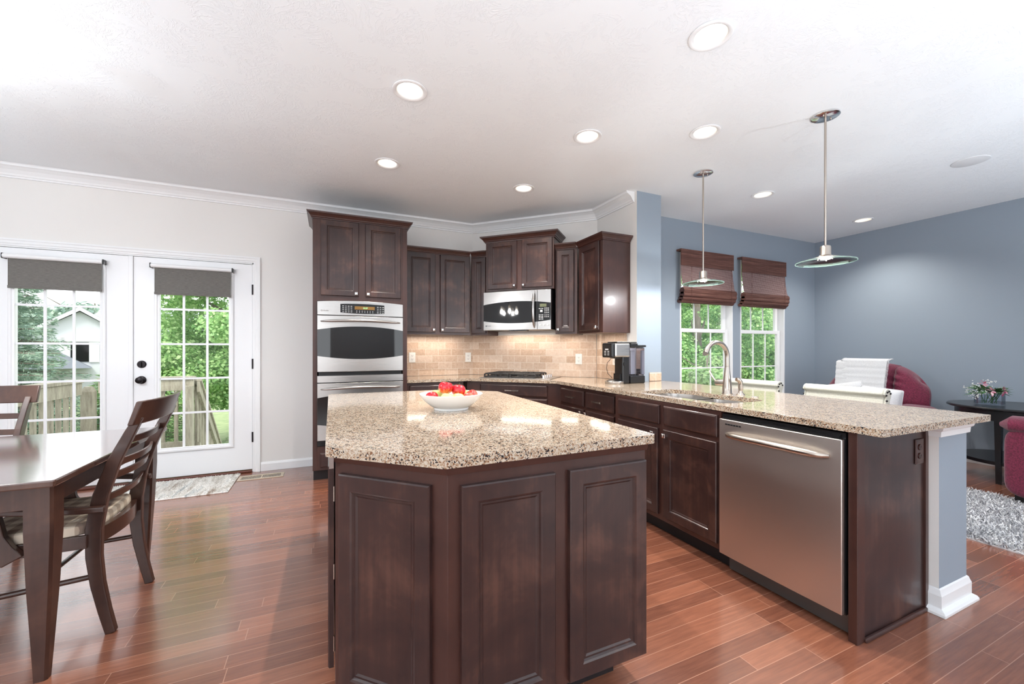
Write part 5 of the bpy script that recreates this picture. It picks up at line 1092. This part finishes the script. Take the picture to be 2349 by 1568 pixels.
# neighbouring house
t = thing('neighbour_house', 'pale grey two-storey house with a gable seen through the left glass door', 'house', (-16.6, 40.0, -2.6), math.radians(22))
HW = 2.25
MB().prism([(-HW, 0), (HW, 0), (HW, 8), (-HW, 8)], 0, 5.0).build('gable_wing', M_SIDING, t)
MB().add([(-HW, 0.0, 5.0), (HW, 0.0, 5.0), (0, 0.0, 6.55), (-HW, 8, 5.0), (HW, 8, 5.0), (0, 8, 6.55)], [(0, 1, 2), (3, 5, 4), (0, 2, 5, 3), (1, 4, 5, 2), (0, 3, 4, 1)]).build('gable_wall', M_SIDING, t)
b = MB()
for s_ in (-1, 1): b.add([(0, -0.35, 6.72), (s_*(HW+0.4), -0.35, 4.80), (s_*(HW+0.4), -0.35, 4.98), (0, -0.35, 6.92), (0, 8, 6.72), (s_*(HW+0.4), 8, 4.80), (s_*(HW+0.4), 8, 4.98), (0, 8, 6.92)], [(0, 1, 2, 3), (4, 7, 6, 5), (3, 2, 6, 7), (0, 4, 5, 1), (1, 5, 6, 2)])
b.build('gable_roof', M_ROOFG, t)
b = MB()
for s_ in (-1, 1): b.add([(0, -0.40, 6.60), (s_*(HW+0.42), -0.40, 4.70), (s_*(HW+0.42), -0.40, 4.95), (0, -0.40, 6.88)], [(0, 1, 2, 3)]); b.add([(0, -0.36, 6.60), (s_*(HW+0.42), -0.36, 4.70), (s_*(HW+0.42), -0.36, 4.95), (0, -0.36, 6.88)], [(3, 2, 1, 0)])
b.build('rake_board', M_HTRIM, t)
MB().box(HW, 9.0, 1.5, 9.5, 0, 5.0).build('main_block', M_SIDING, t)
MB().add([(-1, 1.0, 4.9), (9.5, 1.0, 4.9), (9.5, 10, 4.9), (-1, 10, 4.9), (1.5, 5.5, 7.4), (8.0, 5.5, 7.4)], [(0, 1, 5, 4), (1, 2, 5), (2, 3, 4, 5), (3, 0, 4), (0, 3, 2, 1)]).build('main_roof', M_ROOFG, t)
w_ = MB().box(-0.45, 0.45, -0.06, 0.0, 2.9, 4.3).build('window', M_GLASSB, t); MB().box(-1.0, -0.47, -0.09, 0.0, 2.85, 4.35).box(0.47, 1.0, -0.09, 0.0, 2.85, 4.35).box(-1.05, 1.05, -0.12, 0, 4.36, 4.5).build('shutters', M_HTRIM, t)
MB().box(-6.5, -HW, -2.0, 6, 0, 2.6).build('garage_block', NT('tan_brick', lin(150, 142, 134), 0.9).m, t)
MB().add([(-7.0, -2.6, 2.5), (0.6, -2.6, 2.5), (0.6, 6, 2.5), (-7.0, 6, 2.5), (-4.5, 1.7, 4.7), (-2.6, 1.7, 4.7)], [(0, 1, 5, 4), (1, 2, 5), (2, 3, 4, 5), (3, 0, 4), (0, 3, 2, 1)]).build('garage_roof', M_ROOFD, t)
g_ = MB().box(-5.4, -2.6, -2.08, -2.0, 0, 2.1).build('garage_door', M_HTRIM, t)
